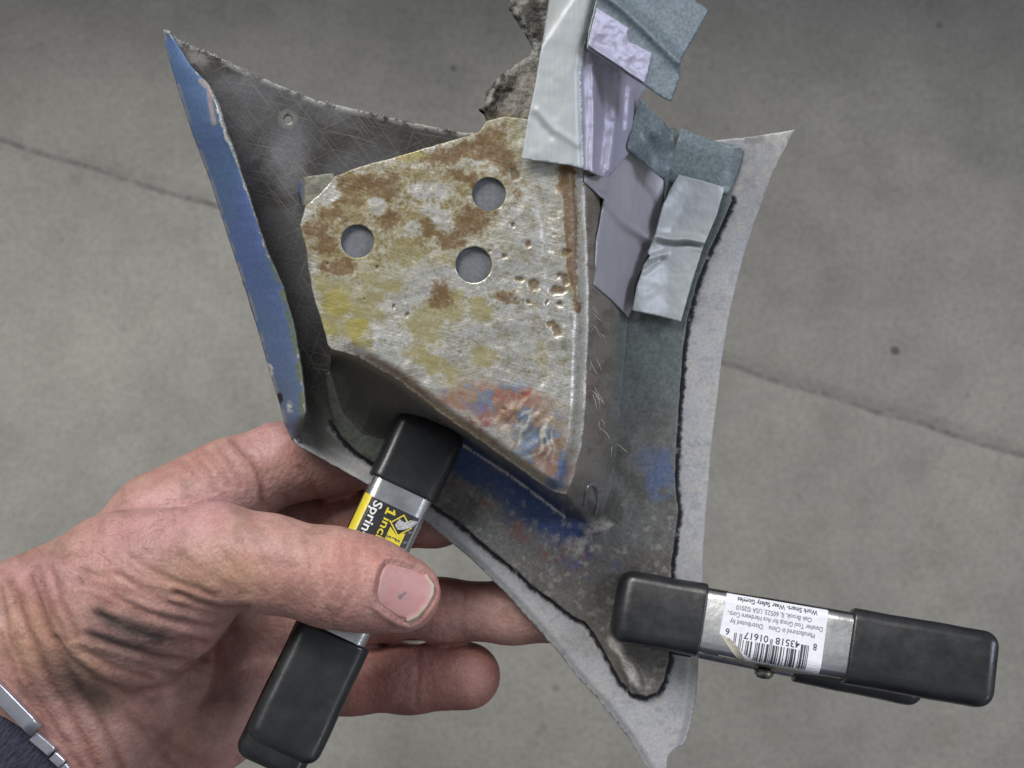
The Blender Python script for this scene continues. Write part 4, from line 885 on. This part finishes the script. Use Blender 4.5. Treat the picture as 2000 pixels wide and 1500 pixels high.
# creases: (points, depth mm, width px, lowest h)
CRE = [([(345, 1160), (385, 1178), (430, 1190), (485, 1188)], 1.5, 7, 0), ([(250, 1085), (300, 1115), (350, 1140), (420, 1165)], .6, 7, 0), ([(230, 1120), (280, 1155), (340, 1180), (420, 1200)], .6, 7, 0), ([(225, 1165), (280, 1195), (340, 1215), (420, 1225)], .7, 7, -20),
 ([(195, 1205), (250, 1232), (320, 1250), (400, 1255)], .9, 8, -20), ([(170, 1240), (230, 1262), (310, 1285), (370, 1288)], .9, 8, -20), ([(160, 1270), (215, 1300), (290, 1325)], .7, 8, -20), ([(110, 1250), (140, 1290), (190, 1330), (250, 1355), (330, 1340), (400, 1285)], 1.1, 8, -30),
 ([(60, 1130), (90, 1220), (140, 1320), (200, 1420), (240, 1500)], 1.3, 9, -30), ([(20, 1130), (45, 1210), (90, 1310), (150, 1420), (190, 1500)], 1.2, 9, -30), ([(0, 1150), (20, 1250), (70, 1360), (130, 1450)], .8, 8, -30), ([(100, 1110), (120, 1180), (150, 1240)], .7, 8, -30), ([(75, 1110), (100, 1190), (130, 1250)], .6, 7, -30), ([(0, 1240), (40, 1340), (100, 1430), (160, 1500)], .8, 8, -30),
 ([(590, 1050), (600, 1100), (590, 1140)], .28, 6, 15), ([(625, 1060), (640, 1100), (634, 1150)], .32, 6, 15), ([(668, 1065), (676, 1110), (660, 1170)], .35, 8, 15), ([(695, 1070), (700, 1110), (688, 1160), (660, 1200)], .35, 9, 15), ([(560, 1045), (565, 1090)], .2, 6, 15), ([(470, 1000), (500, 1060), (520, 1110)], .2, 8, 15), ([(350, 1085), (420, 1130), (480, 1160)], .3, 9, 0), ([(430, 1075), (470, 1120), (520, 1160)], .25, 9, 0),
 ([(455, 862), (490, 895), (512, 935), (515, 985)], .9, 7, -40), ([(400, 880), (430, 915), (445, 950)], .5, 6, -40), ([(378, 892), (405, 925), (420, 960)], .5, 6, -40), ([(425, 872), (455, 905), (470, 950)], .5, 6, -40), ([(355, 905), (385, 940)], .4, 6, -40), ([(330, 925), (360, 955)], .35, 6, -40), ([(590, 915), (612, 945), (620, 985)], .5, 7, -40),
 ([(905, 1150), (905, 1190), (900, 1235)], .3, 6, -40), ([(815, 1270), (815, 1320), (812, 1375)], .35, 6, -40), ([(640, 1190), (660, 1240)], .4, 6, -40), ([(300, 1420), (340, 1460), (380, 1480)], .5, 9, -40), ([(250, 1400), (300, 1450), (340, 1500)], .6, 9, -40)]
disp = np.zeros(nv); cm = np.zeros(nv)
for P, d, w_, h0 in CRE:
    ds = dseg(hu + (fbm(hu, hv, 20, 2, 4) - .5) * 6, hv, P); g = np.exp(-(ds / w_) ** 2) * (hh > h0); cm = np.maximum(cm, g * min(1, d)); disp -= d * g * .43; disp += .12 * d * np.exp(-((ds - 2.1 * w_) / (w_ * 1.1)) ** 2) * (hh > h0)
th_ = (hh > 8)
wr = np.sin((hv - hu * .28 + 18 * fbm(hu, hv, 60, 2, 3)) / 4.2); zone = blobs(hu, hv, [(300, 1190, 150, 80, 20), (330, 1280, 110, 60, 15)], 3, 10, 40); disp += .10 * wr * zone * up
disp += .28 * (fbm(hu, hv, 46, 3, 13) - .5) * up; disp += .10 * (fbm(hu, hv, 9, 2, 14) - .5)
NAIL = [(756, 1096), (785, 1102), (815, 1112), (838, 1124), (850, 1142), (848, 1162), (836, 1185), (818, 1206), (800, 1215), (775, 1208), (750, 1192), (735, 1178), (732, 1158), (738, 1128), (745, 1108)]
ND = dens(NAIL, 3, True, 0, 3); din = inpoly(hu, hv, [ND]); dn = dseg(hu, hv, list(map(tuple, ND)) + [tuple(ND[0])])
disp += np.where(th_, np.where(din, -1.1 * sstep(0, 8, dn), .55 * np.exp(-((dn - 7) / 7) ** 2) - .5 * np.exp(-(dn / 3) ** 2)), 0)
co2 = co + nr * (disp * sstep(-.1, .25, nr[:, 2]) / 1000)[:, None]
# skin colour: ruddy, paler on the ridge of the thumb, grime in the thenar wrinkles and palm, darker along creases
c = np.tile(lin(188, 148, 138), (nv, 1)); red = fbm(hu, hv, 70, 4, 71)
c = mixc(c, lin(182, 136, 126), sstep(.42, .66, red) * .8); c = mixc(c, lin(200, 154, 154), blobs(hu, hv, [(330, 1010, 170, 60, -25), (520, 860, 70, 40, -20), (90, 1120, 80, 40)], 2, 20, 50) * .8)
c = mixc(c, lin(192, 132, 120), blobs(hu, hv, [(690, 1100, 80, 50, 10), (850, 1170, 40, 60)], 2, 16, 40) * .5)
c = mixc(c, lin(188, 150, 126), blobs(hu, hv, [(150, 1300, 120, 60, 40), (60, 1250, 60, 80), (420, 1130, 120, 50)], 2, 20, 50) * .7)
c = mixc(c, lin(146, 92, 82), sstep(-6, -14, hh) * sstep(560, 640, hu) * .75)  # shade on the fingers behind the panel, put into the skin colour
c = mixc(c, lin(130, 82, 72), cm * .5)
gr = np.zeros(nv)
for P, w_, s_ in (([(195, 1195), (215, 1212), (260, 1232), (310, 1250)], 13, .95), ([(180, 1238), (225, 1252), (280, 1262)], 9, .85), ([(185, 1268), (230, 1282)], 8, .7), ([(200, 1215), (290, 1245), (370, 1262)], 10, .45), ([(245, 1285), (330, 1310)], 12, .45), ([(110, 1300), (150, 1340), (200, 1370)], 26, .5), ([(230, 1340), (300, 1362)], 16, .45), ([(260, 1065), (330, 1090)], 18, .22)):
    gr = np.maximum(gr, s_ * np.exp(-(dseg(hu, hv, P) / w_ / 1.3) ** 2))
gr *= sstep(.25, .6, fbm(hu + hv * .3, hv * 2.2, 26, 3, 9) + .1) * (hh > -25)
c = mixc(c, lin(96, 86, 80), blobs(hu, hv, [(265, 1245, 100, 46, 18), (170, 1335, 60, 34, 40)], 6, 16, 40) * .45 * (hh > -25)); c = mixc(c, lin(66, 63, 61), gr * .85)
c = mixc(c, lin(120, 100, 88), sstep(.56, .74, fbm(hu, hv, 40, 4, 99)) * .3)
hand = thing('person', 'left hand and wrist of a person with grimy skin holding the panel and a clamp', 'person', U(150, 1350, -5))
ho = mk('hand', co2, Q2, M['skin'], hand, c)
# short dark hairs on the back of the wrist
BH = BVHTree.FromPolygons([Vector(p) for p in co2], Q2.tolist()); HV = []; HF = []
for k in range(60):
    t = random.random(); uu = 20 + 330 * t + random.uniform(-10, 10); vv = 1120 - 150 * t + random.uniform(-4, 90) ** 1.0
    hq = hit_h(np.array([uu]), np.array([vv]), BH, -99)[0]
    if hq < -40: continue
    a = random.uniform(2.2, 3.6); L = random.uniform(14, 46)
    b_, f_ = tube('', [U(uu, vv, hq - .1), U(uu + L * .5 * math.cos(a), vv - L * .5 * math.sin(a), hq + .9), U(uu + L * math.cos(a + .3), vv - L * math.sin(a + .3), hq + .7)], [.00003, .000028, .00001], None, None, 4, 4, ret=True)
    k0 = len(HV); HV += b_; HF += [[i + k0 for i in f] for f in f_]
ah = mk('arm_hair', HV, HF, plain('hair', (.16, .11, .08), .5, bump=0), hand); ah['kind'] = 'stuff'
# added unseen body below the frame, keeps light off the fingers and lower floor
prs = [(0, .17, .11), (.45, .17, .11), (.82, .19, .13), (1.0, .20, .13), (1.25, .22, .13), (1.42, .19, .10), (1.48, .10, .08), (1.50, .02, .02)]
TV = []; TF = []; n = 40
for z, rx, ry in prs: TV += [(-.05 + rx * math.cos(a) * (1 + .03 * math.sin(5 * a + z * 9)), -.60 + ry * math.sin(a) * (1 + .04 * math.sin(7 * a + z * 5)), z) for a in np.linspace(0, 2 * math.pi, n, endpoint=False)]
for i in range(len(prs) - 1):
    for j in range(n): TF.append([i * n + j, i * n + (j + 1) % n, (i + 1) * n + (j + 1) % n, (i + 1) * n + j])
TF.append([(len(prs) - 1) * n + j for j in range(n)])
mk('added_body', TV, TF, M['fabric'], hand)
# nails
BH = BVHTree.FromPolygons([Vector(p) for p in co2], Q2.tolist())
P, Fc = tri2d(ND, (), 2.6); h0 = hit_h(P[:, 0], P[:, 1], BH)
A = np.stack([np.ones(len(P)), P[:, 0] - 790, P[:, 1] - 1155, (P[:, 0] - 790) ** 2, (P[:, 0] - 790) * (P[:, 1] - 1155), (P[:, 1] - 1155) ** 2], 1); sol = np.linalg.lstsq(A, h0, rcond=None)[0]; h1 = A @ sol + .5
dn = dseg(P[:, 0], P[:, 1], list(map(tuple, ND)) + [tuple(ND[0])])
free = dseg(P[:, 0], P[:, 1], [(838, 1124), (850, 1142), (848, 1162), (836, 1185), (818, 1206), (800, 1215)])
lun = sstep(752, 744, P[:, 0] - (P[:, 1] - 1140) * .05 * 0 + 0)
nc = np.tile(lin(176, 130, 127), (len(P), 1)); nc = mixc(nc, lin(172, 140, 136), sstep(30, 10, np.hypot(P[:, 0] - 738, (P[:, 1] - 1140) * .5)) * .8); nc = mixc(nc, lin(170, 158, 138), sstep(9, 6, free)); nc = mixc(nc, lin(92, 84, 66), sstep(3.2, 1.2, free) * .7)
nc = mixc(nc, lin(176, 120, 116), sstep(.45, .7, fbm(P[:, 0], P[:, 1], 24, 3, 3)) * .4); nc = mixc(nc, lin(84, 92, 100), np.maximum(sstep(6, 3, np.hypot(P[:, 0] - 782, P[:, 1] - 1166)), sstep(3.5, 1.5, dseg(P[:, 0], P[:, 1], [(782, 1166), (792, 1158)]))) * .8)
nc = mixc(nc, lin(176, 132, 122), sstep(7, 1, dn) * (1 - sstep(16, 5, free)) * .9); nc = mixc(nc, lin(140, 110, 100), sstep(.58, .75, fbm(P[:, 0], P[:, 1], 9, 3, 5)) * .25)
h1 -= .7 * sstep(7, 0, dn) * (1 - sstep(12, 4, free)); h1 += .25 * sstep(14, 4, free)
Vn = U(P[:, 0], P[:, 1], h1); Fc = face_up(Vn, Fc); no = solid(mk('thumbnail', Vn, Fc, M['nail'], hand, nc), .7)
tube('fingernail', [U(783, 1251, -15), U(800, 1254, -13.5), U(820, 1254, -13), U(838, 1251, -14)], [.0002, .0005, .0005, .0002], plain('nail_rim', (.42, .36, .28), .4), hand, 8, 6)
# sleeve: same forearm, grown by the cloth's thickness and cut square at the cuff
SX, SY, SZ = X[:int(70 / STEP)], Y[:int(60 / STEP)], Z
ax = np.array([-.60, -.80, 0.]); p0 = mm(76, 1430, 12)
fa = forearm(SX, SY, SZ); cut = ((p0[0] - SX) * ax[0] + (p0[1] - SY) * ax[1])
sl = np.maximum(fa - 2.6, cut + 0 * SZ); V, Q = surfnets(sl.astype(np.float32), lo, STEP); used = np.unique(Q); rm = -np.ones(len(V), int); rm[used] = np.arange(len(used)); V = lap(V[used], rm[Q], 2); Q = rm[Q]
mk('sleeve_cuff', Wd(V), Q, M['fabric'], hand)
wt = thing('wristband', 'stepped silver metal wristband on the wrist next to the navy cuff', 'wristband', U(30, 1390, 16))
def link(u0, v0, u1, v1, hw, th, hoff):
    a = mm(u0, v0, 0); b = mm(u1, v1, 0); bmv = []; N_ = 8; V = []; Fc = []; prof_ = rrect(hw * 2, th, .45, 4)
    dirv = (b - a) / np.linalg.norm(b - a); perp = np.array([-dirv[1], dirv[0], 0])
    for k in range(N_ + 1):
        f = k / N_; uu, vv = u0 + (u1 - u0) * f, v0 + (v1 - v0) * f; hgt = hit_h(np.array([uu]), np.array([vv]), BH, -5)[0] + hoff; p = mm(uu, vv, hgt)
        V += [tuple(p + perp * y + np.array([0, 0, 1]) * z) for y, z in prof_]
    n = len(prof_)
    for i in range(N_):
        for j in range(n): Fc.append([i * n + j, i * n + (j + 1) % n, (i + 1) * n + (j + 1) % n, (i + 1) * n + j])
    Fc += [list(range(n))[::-1], [N_ * n + j for j in range(n)]]
    o = mk('band_link', Wd(np.array(V)), Fc, M['band'], wt); return o
M['band'] = plain('satin_steel', (.62, .62, .66), .28, .9, 300, .12, .05)
link(-60, 1292, 72, 1426, 1.8, 2.2, 1.6); link(66, 1436, 104, 1468, 1.3, 1.9, 1.2); link(104, 1474, 124, 1492, 1.2, 1.8, 1.0); link(124, 1494, 150, 1524, 1.0, 1.6, .9)
